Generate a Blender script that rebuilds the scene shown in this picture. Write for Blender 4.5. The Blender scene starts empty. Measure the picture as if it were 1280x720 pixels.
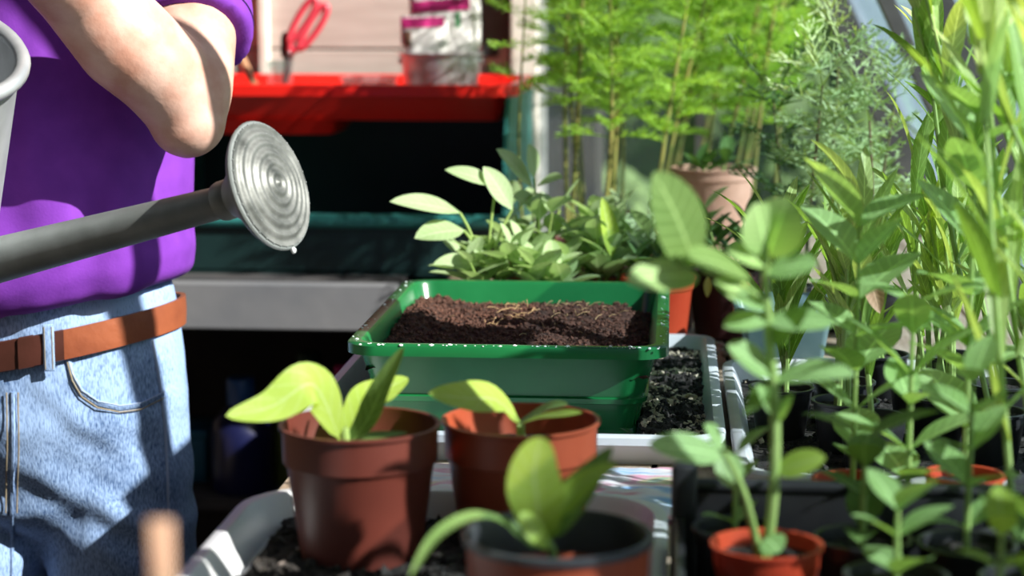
import bpy, bmesh, math, random
from mathutils import Vector, Matrix, noise
from mathutils.bvhtree import BVHTree
random.seed(7)
V = Vector; PI = math.pi; R = math.radians
scn = bpy.context.scene
COL = scn.collection

# ------------------------------------------------------------------ camera
FPX = 2400.0; CAM = V((0, 0, 1.40)); YAW = R(4.77); PITCH = R(8.53)
cd = bpy.data.cameras.new('camera'); cam = bpy.data.objects.new('camera', cd); COL.objects.link(cam)
cam.location = CAM; cam.rotation_euler = (PI/2 - PITCH, 0, YAW)
cd.sensor_width = 36; cd.lens = 36*FPX/1280; cd.clip_start = .05; cd.clip_end = 200
cd.dof.use_dof = True; cd.dof.focus_distance = 2.2; cd.dof.aperture_fstop = 3.8
scn.camera = cam
CF = V((-math.sin(YAW)*math.cos(PITCH), math.cos(YAW)*math.cos(PITCH), -math.sin(PITCH)))
CR = V((math.cos(YAW), math.sin(YAW), 0)); CU = CR.cross(CF)
def ray(px, py): return CF + CR*((px-640)/FPX) - CU*((py-360)/FPX)
def P(px, py, Y):                       # point at depth Y along the bench
    d = ray(px, py); return CAM + d*(Y/d.y)
def G(px, py, z):                       # point on a level surface
    d = ray(px, py); return CAM + d*((z-CAM.z)/d.z)

# ------------------------------------------------------------------ light
w = bpy.data.worlds.new('sky'); scn.world = w; w.use_nodes = True
nt = w.node_tree; bg = nt.nodes['Background']
sky = nt.nodes.new('ShaderNodeTexSky'); sky.sky_type = 'NISHITA'; sky.sun_disc = False
SUN_EL = R(37); SUN_AZ = R(24)          # from the right, a little to the camera's side
sky.sun_elevation = SUN_EL; sky.sun_rotation = R(90) + SUN_AZ
nt.links.new(sky.outputs[0], bg.inputs[0]); bg.inputs[1].default_value = .10
sl = bpy.data.lights.new('sun', 'SUN'); sl.energy = 12.5; sl.angle = R(.55); sl.color = (1, .95, .87)
so = bpy.data.objects.new('sun', sl); COL.objects.link(so)
sdir = V((math.cos(SUN_EL)*math.cos(SUN_AZ), -math.cos(SUN_EL)*math.sin(SUN_AZ), math.sin(SUN_EL)))
so.rotation_euler = sdir.to_track_quat('Z', 'Y').to_euler(); so.location = (3, -1, 4)
vs = scn.view_settings; vs.view_transform = 'Standard'; vs.look = 'None'; vs.gamma = 1; vs.use_curve_mapping = False
vs.exposure = 0.0

# ------------------------------------------------------------------ materials
MATS = {}
def newmat(name):
    m = bpy.data.materials.new(name); m.use_nodes = True; MATS[name] = m
    return m, m.node_tree, m.node_tree.nodes['Principled BSDF']
def mat(name, c, rough=.6, metal=0, c2=None, scale=20, bump=0, bscale=None, spec=.5, detail=6, lo=.35, hi=.65, coat=0, stretch=None):
    m, t, b = newmat(name)
    b.inputs['Roughness'].default_value = rough; b.inputs['Metallic'].default_value = metal
    b.inputs['Specular IOR Level'].default_value = spec; b.inputs['Base Color'].default_value = (*c, 1)
    b.inputs['Coat Weight'].default_value = coat
    co = t.nodes.new('ShaderNodeTexCoord'); src = co.outputs['Object']
    if stretch:
        mp = t.nodes.new('ShaderNodeMapping'); mp.inputs['Scale'].default_value = stretch
        t.links.new(src, mp.inputs[0]); src = mp.outputs[0]
    if c2 is not None:
        n = t.nodes.new('ShaderNodeTexNoise'); n.inputs['Scale'].default_value = scale; n.inputs['Detail'].default_value = detail
        t.links.new(src, n.inputs['Vector'])
        r = t.nodes.new('ShaderNodeValToRGB'); e = r.color_ramp.elements
        e[0].position = lo; e[1].position = hi; e[0].color = (*c, 1); e[1].color = (*c2, 1)
        t.links.new(n.outputs[0], r.inputs[0]); t.links.new(r.outputs[0], b.inputs['Base Color'])
    if bump:
        n2 = t.nodes.new('ShaderNodeTexNoise'); n2.inputs['Scale'].default_value = bscale or scale*3; n2.inputs['Detail'].default_value = 5
        t.links.new(src, n2.inputs['Vector'])
        bp = t.nodes.new('ShaderNodeBump'); bp.inputs['Strength'].default_value = bump; bp.inputs['Distance'].default_value = .01
        t.links.new(n2.outputs[0], bp.inputs['Height']); t.links.new(bp.outputs[0], b.inputs['Normal'])
    return m
def leafmat(name, c, c2, trans=.45, rough=.5, vein=None, tcol=None, veins=True):
    m, t, b = newmat(name); b.inputs['Roughness'].default_value = rough; b.inputs['Specular IOR Level'].default_value = .4
    co = t.nodes.new('ShaderNodeTexCoord')
    n = t.nodes.new('ShaderNodeTexNoise'); n.inputs['Scale'].default_value = 14; t.links.new(co.outputs['Object'], n.inputs['Vector'])
    r = t.nodes.new('ShaderNodeValToRGB'); e = r.color_ramp.elements; e[0].position = .35; e[1].position = .65
    e[0].color = (*c, 1); e[1].color = (*c2, 1); t.links.new(n.outputs[0], r.inputs[0])
    out = r.outputs[0]
    if veins:
        sp = t.nodes.new('ShaderNodeSeparateXYZ'); t.links.new(co.outputs['UV'], sp.inputs[0])
        def mth(op, a, bb=None):
            q = t.nodes.new('ShaderNodeMath'); q.operation = op
            for i, x in enumerate((a, bb)):
                if x is None: continue
                if isinstance(x, (int, float)): q.inputs[i].default_value = x
                else: t.links.new(x, q.inputs[i])
            return q.outputs[0]
        av = mth('ABSOLUTE', mth('SUBTRACT', sp.outputs[1], .5))
        mid = mth('LESS_THAN', av, .028)
        side = mth('GREATER_THAN', mth('SINE', mth('MULTIPLY', mth('SUBTRACT', sp.outputs[0], mth('MULTIPLY', av, .35)), 50)), .9)
        vv = mth('MAXIMUM', mid, mth('MULTIPLY', side, .45))
        mx = t.nodes.new('ShaderNodeMix'); mx.data_type = 'RGBA'; t.links.new(vv, mx.inputs[0])
        t.links.new(out, mx.inputs[6]); mx.inputs[7].default_value = (*(vein or tuple(min(1, x*1.5+.05) for x in c2)), 1)
        out = mx.outputs[2]
        bp = t.nodes.new('ShaderNodeBump'); bp.inputs['Strength'].default_value = .25; bp.inputs['Distance'].default_value = .002
        n3 = t.nodes.new('ShaderNodeTexNoise'); n3.inputs['Scale'].default_value = 260; t.links.new(co.outputs['Object'], n3.inputs['Vector'])
        t.links.new(n3.outputs[0], bp.inputs['Height']); t.links.new(bp.outputs[0], b.inputs['Normal'])
    t.links.new(out, b.inputs['Base Color'])
    tr = t.nodes.new('ShaderNodeBsdfTranslucent')
    hs = t.nodes.new('ShaderNodeMix'); hs.data_type = 'RGBA'; hs.blend_type = 'MULTIPLY'; hs.inputs[0].default_value = 1
    t.links.new(out, hs.inputs[6]); hs.inputs[7].default_value = (*(tcol or (1.35, 1.25, .5)), 1)
    t.links.new(hs.outputs[2], tr.inputs[0])
    ms = t.nodes.new('ShaderNodeMixShader'); ms.inputs[0].default_value = trans
    t.links.new(b.outputs[0], ms.inputs[1]); t.links.new(tr.outputs[0], ms.inputs[2])
    t.links.new(ms.outputs[0], t.nodes['Material Output'].inputs[0])
    return m
def glassmat(name, tint, haze, hazecol, gloss=.06):
    m, t, b = newmat(name); t.nodes.remove(b)
    tp = t.nodes.new('ShaderNodeBsdfTransparent'); tp.inputs[0].default_value = (*tint, 1)
    tl = t.nodes.new('ShaderNodeBsdfTranslucent'); tl.inputs[0].default_value = (*hazecol, 1)
    df = t.nodes.new('ShaderNodeBsdfDiffuse'); df.inputs[0].default_value = (*hazecol, 1)
    gl = t.nodes.new('ShaderNodeBsdfGlossy'); gl.inputs[1].default_value = .05
    m0 = t.nodes.new('ShaderNodeMixShader'); m0.inputs[0].default_value = .5
    t.links.new(tl.outputs[0], m0.inputs[1]); t.links.new(df.outputs[0], m0.inputs[2])
    m1 = t.nodes.new('ShaderNodeMixShader')
    co = t.nodes.new('ShaderNodeTexCoord'); n = t.nodes.new('ShaderNodeTexNoise'); n.inputs['Scale'].default_value = 9; n.inputs['Detail'].default_value = 6
    t.links.new(co.outputs['Object'], n.inputs['Vector'])
    mr = t.nodes.new('ShaderNodeMapRange'); mr.inputs[3].default_value = haze*.75; mr.inputs[4].default_value = min(1, haze*1.25)
    t.links.new(n.outputs[0], mr.inputs[0]); t.links.new(mr.outputs[0], m1.inputs[0])
    t.links.new(tp.outputs[0], m1.inputs[1]); t.links.new(m0.outputs[0], m1.inputs[2])
    m2 = t.nodes.new('ShaderNodeMixShader'); m2.inputs[0].default_value = gloss
    t.links.new(m1.outputs[0], m2.inputs[1]); t.links.new(gl.outputs[0], m2.inputs[2])
    t.links.new(m2.outputs[0], t.nodes['Material Output'].inputs[0])
    return m
mat('plank', (.46, .39, .35), .75, c2=(.54, .47, .425), scale=6, bump=.15, bscale=30, stretch=(1, 6, 9))
mat('post', (.66, .62, .55), .6, c2=(.74, .70, .63), scale=14, bump=.1)
mat('bar', (.055, .046, .04), .6, c2=(.09, .078, .066), scale=14, bump=.1)
mat('bench_wood', (.30, .22, .15), .75, c2=(.45, .36, .27), scale=12, bump=.2, stretch=(6, 1, 6))
mat('grey_board', (.15, .155, .17), .55, c2=(.19, .19, .20), scale=7, bump=.08)
mat('dark_boards', (.03, .03, .035), .85, c2=(.05, .045, .045), scale=9)
mat('floor', (.10, .085, .075), .9, c2=(.18, .15, .125), scale=16, bump=.4)
mat('roof_wood', (.10, .07, .05), .8, c2=(.15, .11, .08), scale=9); mat('dark_wood', (.07, .05, .038), .8, c2=(.11, .08, .06), scale=9)
mat('lawn', (.07, .15, .03), .9, c2=(.16, .26, .07), scale=3)
mat('hedge', (.02, .05, .012), .8, c2=(.07, .14, .03), scale=7)
mat('shrub', (.05, .10, .03), .8, c2=(.13, .21, .07), scale=9)
mat('black_shed', (.02, .02, .022), .7, c2=(.035, .032, .03), scale=8)
mat('paving', (.42, .44, .45), .9, c2=(.5, .52, .54), scale=5)
mat('green_plastic', (.008, .115, .033), .26, c2=(.012, .15, .045), scale=9, bump=.03, bscale=60)
mat('white_plastic', (.60, .62, .66), .42, c2=(.70, .71, .73), scale=8, bump=.04)
mat('dirty_white', (.50, .51, .54), .5, c2=(.68, .68, .69), scale=11, bump=.05, lo=.4, hi=.55)
mat('soil', (.022, .011, .008), .95, c2=(.095, .040, .026), scale=70, bump=.9, bscale=160, lo=.3, hi=.7)
mat('soil_black', (.008, .007, .006), .95, c2=(.035, .028, .022), scale=70, bump=.9, bscale=160)
mat('crumb', (.045, .019, .012), .95, c2=(.13, .055, .035), scale=200)
mat('crumb_black', (.012, .010, .009), .9, c2=(.04, .034, .03), scale=200)
mat('chip', (.40, .32, .22), .9, c2=(.62, .54, .42), scale=120)
mat('straw', (.40, .27, .13), .8, c2=(.25, .15, .07), scale=90)
mat('pebble', (.28, .22, .19), .7, c2=(.45, .38, .34), scale=60)
def potmat(name, c, c2, tr):
    m = mat(name, c, .42, c2=c2, scale=11, bump=.03, bscale=40)
    t = m.node_tree; b = t.nodes['Principled BSDF']
    tl = t.nodes.new('ShaderNodeBsdfTranslucent'); tl.inputs[0].default_value = (*[min(1, x*1.8) for x in c2], 1)
    ms = t.nodes.new('ShaderNodeMixShader'); ms.inputs[0].default_value = tr
    t.links.new(b.outputs[0], ms.inputs[1]); t.links.new(tl.outputs[0], ms.inputs[2]); t.links.new(ms.outputs[0], t.nodes['Material Output'].inputs[0])
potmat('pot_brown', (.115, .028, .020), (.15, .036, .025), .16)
potmat('pot_orange', (.34, .065, .028), (.42, .085, .038), .16)
potmat('pot_red', (.50, .05, .02), (.58, .08, .03), .12)
mat('pot_black', (.016, .016, .018), .38, c2=(.03, .03, .032), scale=15)
mat('pot_inner_black', (.03, .03, .033), .45, c2=(.06, .06, .065), scale=20)
mat('pot_maroon', (.045, .015, .014), .5, c2=(.07, .02, .018), scale=9)
mat('terracotta', (.50, .27, .18), .85, c2=(.62, .38, .28), scale=12, bump=.2)
mat('galv', (.17, .185, .18), .5, .35, c2=(.25, .27, .265), scale=22, bump=.06, bscale=30, lo=.3, hi=.7)
mat('galv_face', (.06, .065, .06), .5, .4, c2=(.25, .255, .24), scale=34, bump=.1, bscale=60, lo=.3, hi=.7)
mat('galv_light', (.45, .47, .49), .42, .6, c2=(.62, .64, .66), scale=14)
mat('bucket_zinc', (.42, .43, .45), .38, .7, c2=(.62, .63, .65), scale=18, bump=.1)
mat('red_plastic', (.75, .012, .008), .32, c2=(.80, .02, .012), scale=4)
mat('tidy_green', (.006, .022, .022), .4, c2=(.008, .03, .03), scale=8)
mat('tidy_green_lit', (.03, .19, .18), .4, c2=(.04, .23, .21), scale=8)  # the tidy's dark green painted lighter, as lit, for lip and side walls
mat('teal_tray', (.09, .16, .17), .25, c2=(.15, .23, .24), scale=15)
mat('skin', (.56, .28, .20), .5, c2=(.70, .44, .35), scale=24, bump=.06, bscale=160)
mat('hair', (.30, .20, .12), .5); mat('fine_hair', (.75, .55, .40), .4)
mat('shirt', (.155, .022, .33), .85, c2=(.19, .03, .39), scale=26, bump=.06, bscale=300)
mat('shirt_seam', (.03, .006, .07), .9)
mat('belt', (.21, .055, .025), .42, c2=(.30, .085, .035), scale=16, bump=.1, bscale=80)
mat('belt_dark', (.055, .018, .012), .4, c2=(.08, .025, .018), scale=20, bump=.05)
mat('thread', (.30, .25, .17), .8)
mat('denim_thread', (.34, .43, .62), .8)
mat('shoe', (.06, .04, .03), .6)
mat('bottle_navy', (.008, .010, .045), .3, c2=(.010, .012, .06), scale=5)
mat('bottle_cap', (.02, .09, .26), .35)
mat('olive', (.14, .16, .02), .5)
mat('teal_box', (.01, .10, .16), .45)
mat('dark_green', (.01, .05, .03), .5)
mat('magenta', (.62, .03, .22), .5)
mat('bag_white', (.78, .74, .73), .5, c2=(.86, .83, .82), scale=7, bump=.02)
mat('brown_print', (.22, .12, .08), .6)
mat('green_print', (.05, .35, .12), .6)
mat('scissor_red', (.70, .06, .09), .35)
mat('steel', (.35, .35, .36), .3, .9)
mat('black_plastic', (.02, .02, .022), .4)
mat('wood_handle', (.42, .20, .10), .6, c2=(.5, .26, .14), scale=20, stretch=(1, 1, .2))
mat('board_dark', (.05, .05, .055), .7, c2=(.07, .07, .07), scale=9)
mat('pink_card', (.62, .42, .42), .7)
mat('ink', (.10, .08, .09), .7)
mat('label_peach', (.72, .36, .26), .5, c2=(.74, .55, .34), scale=14)
mat('water', (.8, .85, .86), .05, spec=.9)
mat('bolt', (.4, .4, .42), .35, .9)
mat('stem', (.26, .40, .10), .55, c2=(.34, .46, .14), scale=30)
mat('stem_cosmos', (.26, .22, .06), .6, c2=(.14, .20, .04), scale=24)
mat('stem_brown', (.16, .10, .05), .6, c2=(.10, .16, .05), scale=24)
glassmat('pane_clear', (.97, .985, .99), .03, (.7, .8, .9), .03)
glassmat('pane_hazy', (.86, .94, 1.0), .20, (.55, .70, .86), .04)
glassmat('jar_glass', (.9, .95, .95), .05, (.8, .85, .85), .1)
glassmat('clear_plastic', (.93, .88, .88), .3, (.85, .72, .72), .1)
leafmat('leaf_sage', (.34, .49, .22), (.44, .58, .31), .38, .6, vein=(.54, .66, .40), tcol=(1.05, 1.1, .7))
leafmat('leaf_seedling', (.37, .55, .07), (.46, .63, .12), .45, .5, vein=(.5, .66, .24))
leafmat('leaf_dull', (.13, .24, .06), (.19, .31, .09), .35, .5)
leafmat('leaf_broad', (.27, .47, .15), (.38, .58, .24), .42, .42)
leafmat('leaf_lance', (.21, .38, .07), (.32, .50, .13), .45, .45)
leafmat('leaf_lance_pale', (.38, .52, .16), (.50, .62, .26), .42, .45)
leafmat('leaf_cosmos', (.24, .45, .06), (.35, .57, .11), .5, .5, veins=False)
leafmat('leaf_fern', (.28, .44, .17), (.46, .60, .32), .3, .45, veins=False)
leafmat('leaf_dark', (.06, .14, .045), (.10, .20, .06), .3, .45)
leafmat('leaf_dry', (.45, .26, .15), (.55, .36, .24), .3, .7)
leafmat('leaf_yellow', (.60, .58, .12), (.66, .62, .2), .4, .5)
def denim():
    m, t, b = newmat('denim'); b.inputs['Roughness'].default_value = .9; b.inputs['Specular IOR Level'].default_value = .2
    co = t.nodes.new('ShaderNodeTexCoord')
    def nz(scale, st, det=4):
        mp = t.nodes.new('ShaderNodeMapping'); mp.inputs['Scale'].default_value = st; t.links.new(co.outputs['Object'], mp.inputs[0])
        n = t.nodes.new('ShaderNodeTexNoise'); n.inputs['Scale'].default_value = scale; n.inputs['Detail'].default_value = det
        t.links.new(mp.outputs[0], n.inputs['Vector']); return n.outputs[0]
    a = nz(560, (1, 1, .22)); c = nz(7, (1, 1, .8), 3)
    ad = t.nodes.new('ShaderNodeMath'); ad.operation = 'ADD'
    s = t.nodes.new('ShaderNodeMath'); s.operation = 'MULTIPLY'; s.inputs[1].default_value = .8; t.links.new(c, s.inputs[0])
    t.links.new(a, ad.inputs[0]); t.links.new(s.outputs[0], ad.inputs[1])
    r = t.nodes.new('ShaderNodeValToRGB'); e = r.color_ramp.elements; e[0].position = .62; e[1].position = 1.12
    e[0].color = (.035, .085, .21, 1); e[1].color = (.30, .43, .68, 1); t.links.new(ad.outputs[0], r.inputs[0]); t.links.new(r.outputs[0], b.inputs[0])
    bp = t.nodes.new('ShaderNodeBump'); bp.inputs['Strength'].default_value = .35; bp.inputs['Distance'].default_value = .002
    t.links.new(a, bp.inputs['Height']); t.links.new(bp.outputs[0], b.inputs['Normal'])
denim()
def printmat():
    m, t, b = newmat('bag_print'); b.inputs['Roughness'].default_value = .35
    co = t.nodes.new('ShaderNodeTexCoord')
    mp = t.nodes.new('ShaderNodeMapping'); mp.inputs['Scale'].default_value = (7, 16, 3); mp.inputs['Rotation'].default_value = (0, 0, R(-24)); t.links.new(co.outputs['Object'], mp.inputs[0])
    n = t.nodes.new('ShaderNodeTexNoise'); n.inputs['Scale'].default_value = 1.3; n.inputs['Detail'].default_value = 2.5; n.inputs['Distortion'].default_value = .8
    t.links.new(mp.outputs[0], n.inputs['Vector'])
    r = t.nodes.new('ShaderNodeValToRGB'); r.color_ramp.interpolation = 'B_SPLINE'; e = r.color_ramp.elements
    for p, c in ((.28, (.05, .25, .70)), (.36, (.18, .45, .80)), (.42, (.80, .80, .84)), (.5, (.82, .78, .78)), (.55, (.75, .18, .35)), (.6, (.78, .62, .68)), (.66, (.75, .62, .2)), (.74, (.35, .55, .45))):
        x = e.new(p); x.color = (*c, 1)
    e.remove(e[0]); e.remove(e[-1])
    t.links.new(n.outputs[0], r.inputs[0]); t.links.new(r.outputs[0], b.inputs[0])
printmat()

# ------------------------------------------------------------------ mesh helpers
class MB:
    def __init__(s): s.v = []; s.f = []; s.uv = None
    def add(s, vs, fs, uvs=None):
        o = len(s.v); s.v += [V(p) for p in vs]; s.f += [tuple(i+o for i in f) for f in fs]
        if uvs is not None:
            if s.uv is None: s.uv = []
            s.uv += uvs
        return s
    def box(s, c, d, M=None, bev=0):
        x, y, z = (k/2 for k in d); c = V(c)
        if bev:
            bm = bmesh.new(); bmesh.ops.create_cube(bm, size=1)
            for q in bm.verts: q.co = V((q.co.x*d[0], q.co.y*d[1], q.co.z*d[2]))
            bmesh.ops.bevel(bm, geom=bm.edges[:], offset=bev, segments=2, affect='EDGES', profile=.5)
            bm.verts.index_update(); vs = [q.co.copy() for q in bm.verts]; fs = [[q.index for q in f.verts] for f in bm.faces]; bm.free()
        else:
            vs = [V((a*x, b*y, e*z)) for a in (-1, 1) for b in (-1, 1) for e in (-1, 1)]
            fs = [(0, 1, 3, 2), (4, 6, 7, 5), (0, 4, 5, 1), (2, 3, 7, 6), (0, 2, 6, 4), (1, 5, 7, 3)]
        if M is not None: vs = [M @ p for p in vs]
        return s.add([p + c for p in vs], fs)
    def lathe(s, prof, n=40, M=None, caps=True):
        vs = []; fs = []; k = len(prof)
        for i in range(n):
            a = 2*PI*i/n
            for (r, z) in prof: vs.append(V((r*math.cos(a), r*math.sin(a), z)))
        for i in range(n):
            j = (i+1) % n
            for q in range(k-1): fs.append((i*k+q, j*k+q, j*k+q+1, i*k+q+1))
        if caps:
            if prof[0][0] > 1e-6: fs.append(tuple(i*k for i in range(n))[::-1])
            if prof[-1][0] > 1e-6: fs.append(tuple(i*k+k-1 for i in range(n)))
        if M is not None: vs = [M @ p for p in vs]
        return s.add(vs, fs)
    def tube(s, pts, rad, n=8, flat=1.0, closed=False, cap=True):
        pts = [V(p) for p in pts]; m = len(pts)
        if isinstance(rad, (int, float)): rad = [rad]*m
        vs = []; fs = []; up = None
        for i, p in enumerate(pts):
            if closed: t = pts[(i+1) % m] - pts[i-1]
            else: t = pts[min(i+1, m-1)] - pts[max(i-1, 0)]
            t.normalize()
            if up is None: up = V((0, 0, 1)) if abs(t.z) < .9 else V((0, 1, 0))
            a = t.cross(up); a.normalize(); b = a.cross(t); up = b
            for q in range(n):
                g = 2*PI*q/n; vs.append(p + (a*math.cos(g) + b*math.sin(g)*flat)*rad[i])
        for i in range(m if closed else m-1):
            j = (i+1) % m
            for q in range(n): fs.append((i*n+q, i*n+(q+1) % n, j*n+(q+1) % n, j*n+q))
        if cap and not closed: fs.append(tuple(range(n))[::-1]); fs.append(tuple((m-1)*n+q for q in range(n)))
        return s.add(vs, fs)
    def loft(s, rings, cap=True):
        n = len(rings[0]); m = len(rings); vs = [p for r in rings for p in r]; fs = []
        for i in range(m-1):
            for q in range(n): fs.append((i*n+q, i*n+(q+1) % n, (i+1)*n+(q+1) % n, (i+1)*n+q))
        if cap: fs.append(tuple(range(n))[::-1]); fs.append(tuple((m-1)*n+q for q in range(n)))
        return s.add(vs, fs)
    def ball(s, c, r, M=None, sub=2, sc=(1, 1, 1), jit=0, rnd=random):
        bm = bmesh.new(); bmesh.ops.create_icosphere(bm, subdivisions=sub, radius=1)
        vs = []
        for q in bm.verts:
            p = V((q.co.x*sc[0], q.co.y*sc[1], q.co.z*sc[2]))*r
            if jit: p *= 1 + rnd.uniform(-jit, jit)
            vs.append(M @ p if M is not None else p)
        bm.verts.index_update(); fs = [[q.index for q in f.verts] for f in bm.faces]; bm.free()
        return s.add([p + V(c) for p in vs], fs)
    def bez(s, pts, rad, n=8, k=8, **kw): return s.tube(spline(pts, k), resample(rad, (len(pts)-1)*k+1) if not isinstance(rad, (int, float)) else rad, n, **kw)
    def mesh(s, name, material, smooth=True, off=None):
        me = bpy.data.meshes.new(name)
        o = off or V((0, 0, 0)); me.from_pydata([tuple(p - o) for p in s.v], [], s.f)
        if s.uv is not None and len(s.uv) == len(s.v):
            ul = me.uv_layers.new(name='uv')
            for lp in me.loops: ul.data[lp.index].uv = s.uv[lp.vertex_index]
        if isinstance(material, str): material = MATS[material]
        me.materials.append(material)
        if smooth:
            me.polygons.foreach_set('use_smooth', [True]*len(me.polygons))
            if smooth != 'all': me.set_sharp_from_angle(angle=R(45))
        me.update(); return me
def resample(a, n):
    out = []
    for i in range(n):
        t = i/(n-1)*(len(a)-1); j = min(int(t), len(a)-2); out.append(a[j] + (a[j+1]-a[j])*(t-j))
    return out
def spline(pts, k=8):
    pts = [V(p) for p in pts]; out = []; m = len(pts)
    for i in range(m-1):
        p0 = pts[max(i-1, 0)]; p1 = pts[i]; p2 = pts[i+1]; p3 = pts[min(i+2, m-1)]
        for j in range(k):
            t = j/k
            out.append(.5*((2*p1) + (p2-p0)*t + (2*p0-5*p1+4*p2-p3)*t*t + (3*p1-p0-3*p2+p3)*t**3))
    out.append(pts[-1]); return out
def tag(o, label=None, cat=None, group=None, kind=None):
    for k, x in (('label', label), ('category', cat), ('group', group), ('kind', kind)):
        if x: o[k] = x
    return o
def link(name, me, parent=None):
    o = bpy.data.objects.new(name, me); COL.objects.link(o)
    if parent is not None: o.parent = parent
    return o
def wloc(o):
    p = V((0, 0, 0))
    while o is not None: p += o.location; o = o.parent
    return p
def part(name, mb, material, parent, smooth=True, world=True):  # world=True: the shape was written in world positions
    return link(name, mb.mesh(name, material, smooth, wloc(parent) if world else None), parent)
def thing(name, label, cat, loc=(0, 0, 0), group=None):
    o = link(name, None); o.location = loc; o.empty_display_size = .05
    return tag(o, label, cat, group)
def single(name, mb, material, label, cat, group=None, smooth=True, loc=None):
    loc = V(loc) if loc is not None else V((0, 0, 0))
    o = link(name, mb.mesh(name, material, smooth, loc)); o.location = loc
    return tag(o, label, cat, group)
def struct(name, mb, material, smooth=False): return tag(link(name, mb.mesh(name, material, smooth)), kind='structure')
def sempty(name): return tag(link(name, None), kind='structure')
def frame(z, xhint=(1, 0, 0), loc=(0, 0, 0)):
    z = V(z).normalized(); x = V(xhint); x = (x - z*x.dot(z)).normalized(); y = z.cross(x)
    M = Matrix((x, y, z)).transposed().to_4x4(); M.translation = V(loc); return M
def copy_tree(o, parent=None):
    c = o.copy(); COL.objects.link(c); c.parent = parent
    for ch in list(o.children): copy_tree(ch, c)
    return c

# ------------------------------------------------------------------ the setting
BZ = .90                                   # bench tops
WY = 4.20                                  # back wall
def gx(z): return .335 + .48*(1.4 - z)     # the sloping glazed side
fl = MB().box((-.7, 1.7, -.03), (2.7, 6.2, .06)); struct('floor', fl, 'floor')
lawn = MB().box((0, 20, -.09), (60, 60, .04)); o = link('lawn', lawn.mesh('lawn', 'lawn', False)); tag(o, 'mown green garden lawn outside the window', 'lawn', kind='stuff')
# back wall of horizontal boards, left of the post
wb = sempty('wall_back')
zz = 0.0; ph = .118; k = 0
XW0, XW1 = -1.98, -.35
tops = 1.295 - .118*11
zz = tops
while zz < 2.55:
    z0 = max(zz, 0); z1 = zz + ph - .004
    if z1 > z0 + .01:
        mb = MB().box(((XW0+XW1)/2, WY+.012+random.uniform(-.001, .001), (z0+z1)/2), (XW1-XW0, .022, z1-z0), bev=.003); part('plank', mb, 'plank', wb, False)
    zz += ph
part('backing', MB().box(((XW0+XW1)/2, WY+.035, 1.25), (XW1-XW0, .02, 2.5)), 'bar', wb, False)
t1 = MB().box(((-.35-.290)/2, WY-.005, 1.25), (.06, .09, 2.5), bev=.004); struct('trim_1', t1, 'post')
t2 = MB().box((P(329, 40, WY-.02).x, WY-.012, 1.725), (.022, .03, 1.55), bev=.004); struct('trim_2', t2, 'post')
# gable window right of the post
win = sempty('window_1')
xw0, xw1 = -.290, gx(.9)+.02
mb = MB().box((xw0+.007, WY, 1.6), (.014, .05, 1.4)); part('frame', mb, 'galv_light', win, False)
mb = MB().box(((xw0+xw1)/2, WY, .89), (xw1-xw0, .07, .05)); part('sill', mb, 'post', win, False)
A = P(1028, 0, WY)
for xx in (.06,):
    part('glazing_bar', MB().box((xx, WY, 1.7), (.02, .04, 1.6)), 'bar', win, False)
part('pane', MB().box(((xw0+.06)/2, WY, 1.7), (.06-xw0-.02, .004, 1.6)), 'pane_clear', win, False)
part('pane', MB().add([(.07, WY, .915), (gx(.915)-.02, WY, .915), (gx(1.9)-.02, WY, 1.9), (.07, WY, 1.9)], [(0, 1, 2, 3)]), 'pane_clear', win, False)
wl = MB().box(((xw0+xw1)/2, WY+.01, .43), (xw1-xw0, .05, .87)); struct('wall_back_lower', wl, 'dark_boards')
# sloping glazed right side
wr = sempty('wall_right')
RZ = 2.5
sd = V((gx(RZ)-gx(.85), 0, RZ-.85)).normalized(); sn = V((sd.z, 0, -sd.x))
def slope_box(name, y, wid, thick, z0, z1, m, off=0):
    a = V((gx(z0), y, z0)); b = V((gx(z1), y, z1)); c = (a+b)/2 + sn*off; L = (b-a).length
    M = Matrix((V((0, 1, 0)), sn, sd)).transposed().to_4x4()
    mb = MB().box((0, 0, 0), (wid, thick, L)); mb.v = [M @ p + c for p in mb.v]
    return part(name, mb, m, wr, False)
bars = [-.75, -.10, .55, 1.20, 1.99, 2.62, 3.30]
for y in bars: slope_box('glazing_bar', y, .042, .026, .86, RZ, 'bar', .018)
slope_box('corner_post', WY-.02, .085, .07, .86, RZ, 'bar', .01)
slope_box('added_shade_board', 2.06, .24, .02, 1.405, 1.56, 'bar', .01)  # made-up board above the view, added to shade the front of the tray
ye = bars + [WY]
for a, b in zip(ye[:-1], ye[1:]):
    slope_box('pane', (a+b)/2, b-a-.03, .004, .88, 1.42, 'pane_hazy', .03)
    slope_box('pane', (a+b)/2, b-a-.03, .004, 1.42, RZ-.02, 'pane_clear', .034)
def rail(z, wd, m, nm):
    mb = MB().box((0, 0, 0), (wd, 5.0, .05)); M = Matrix((sd, V((0, 1, 0)), -sn)).transposed().to_4x4()
    mb.v = [M @ p + V((gx(z), 1.7, z)) + sn*.035 for p in mb.v]; part(nm, mb, m, wr, False)
rail(.86, .06, 'bar', 'sill'); rail(RZ, .09, 'bar', 'ridge_board')
part('base_wall', MB().box((gx(.86)+.05, 1.7, .42), (.08, 5.0, .85)), 'dark_boards', wr, False)
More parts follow.
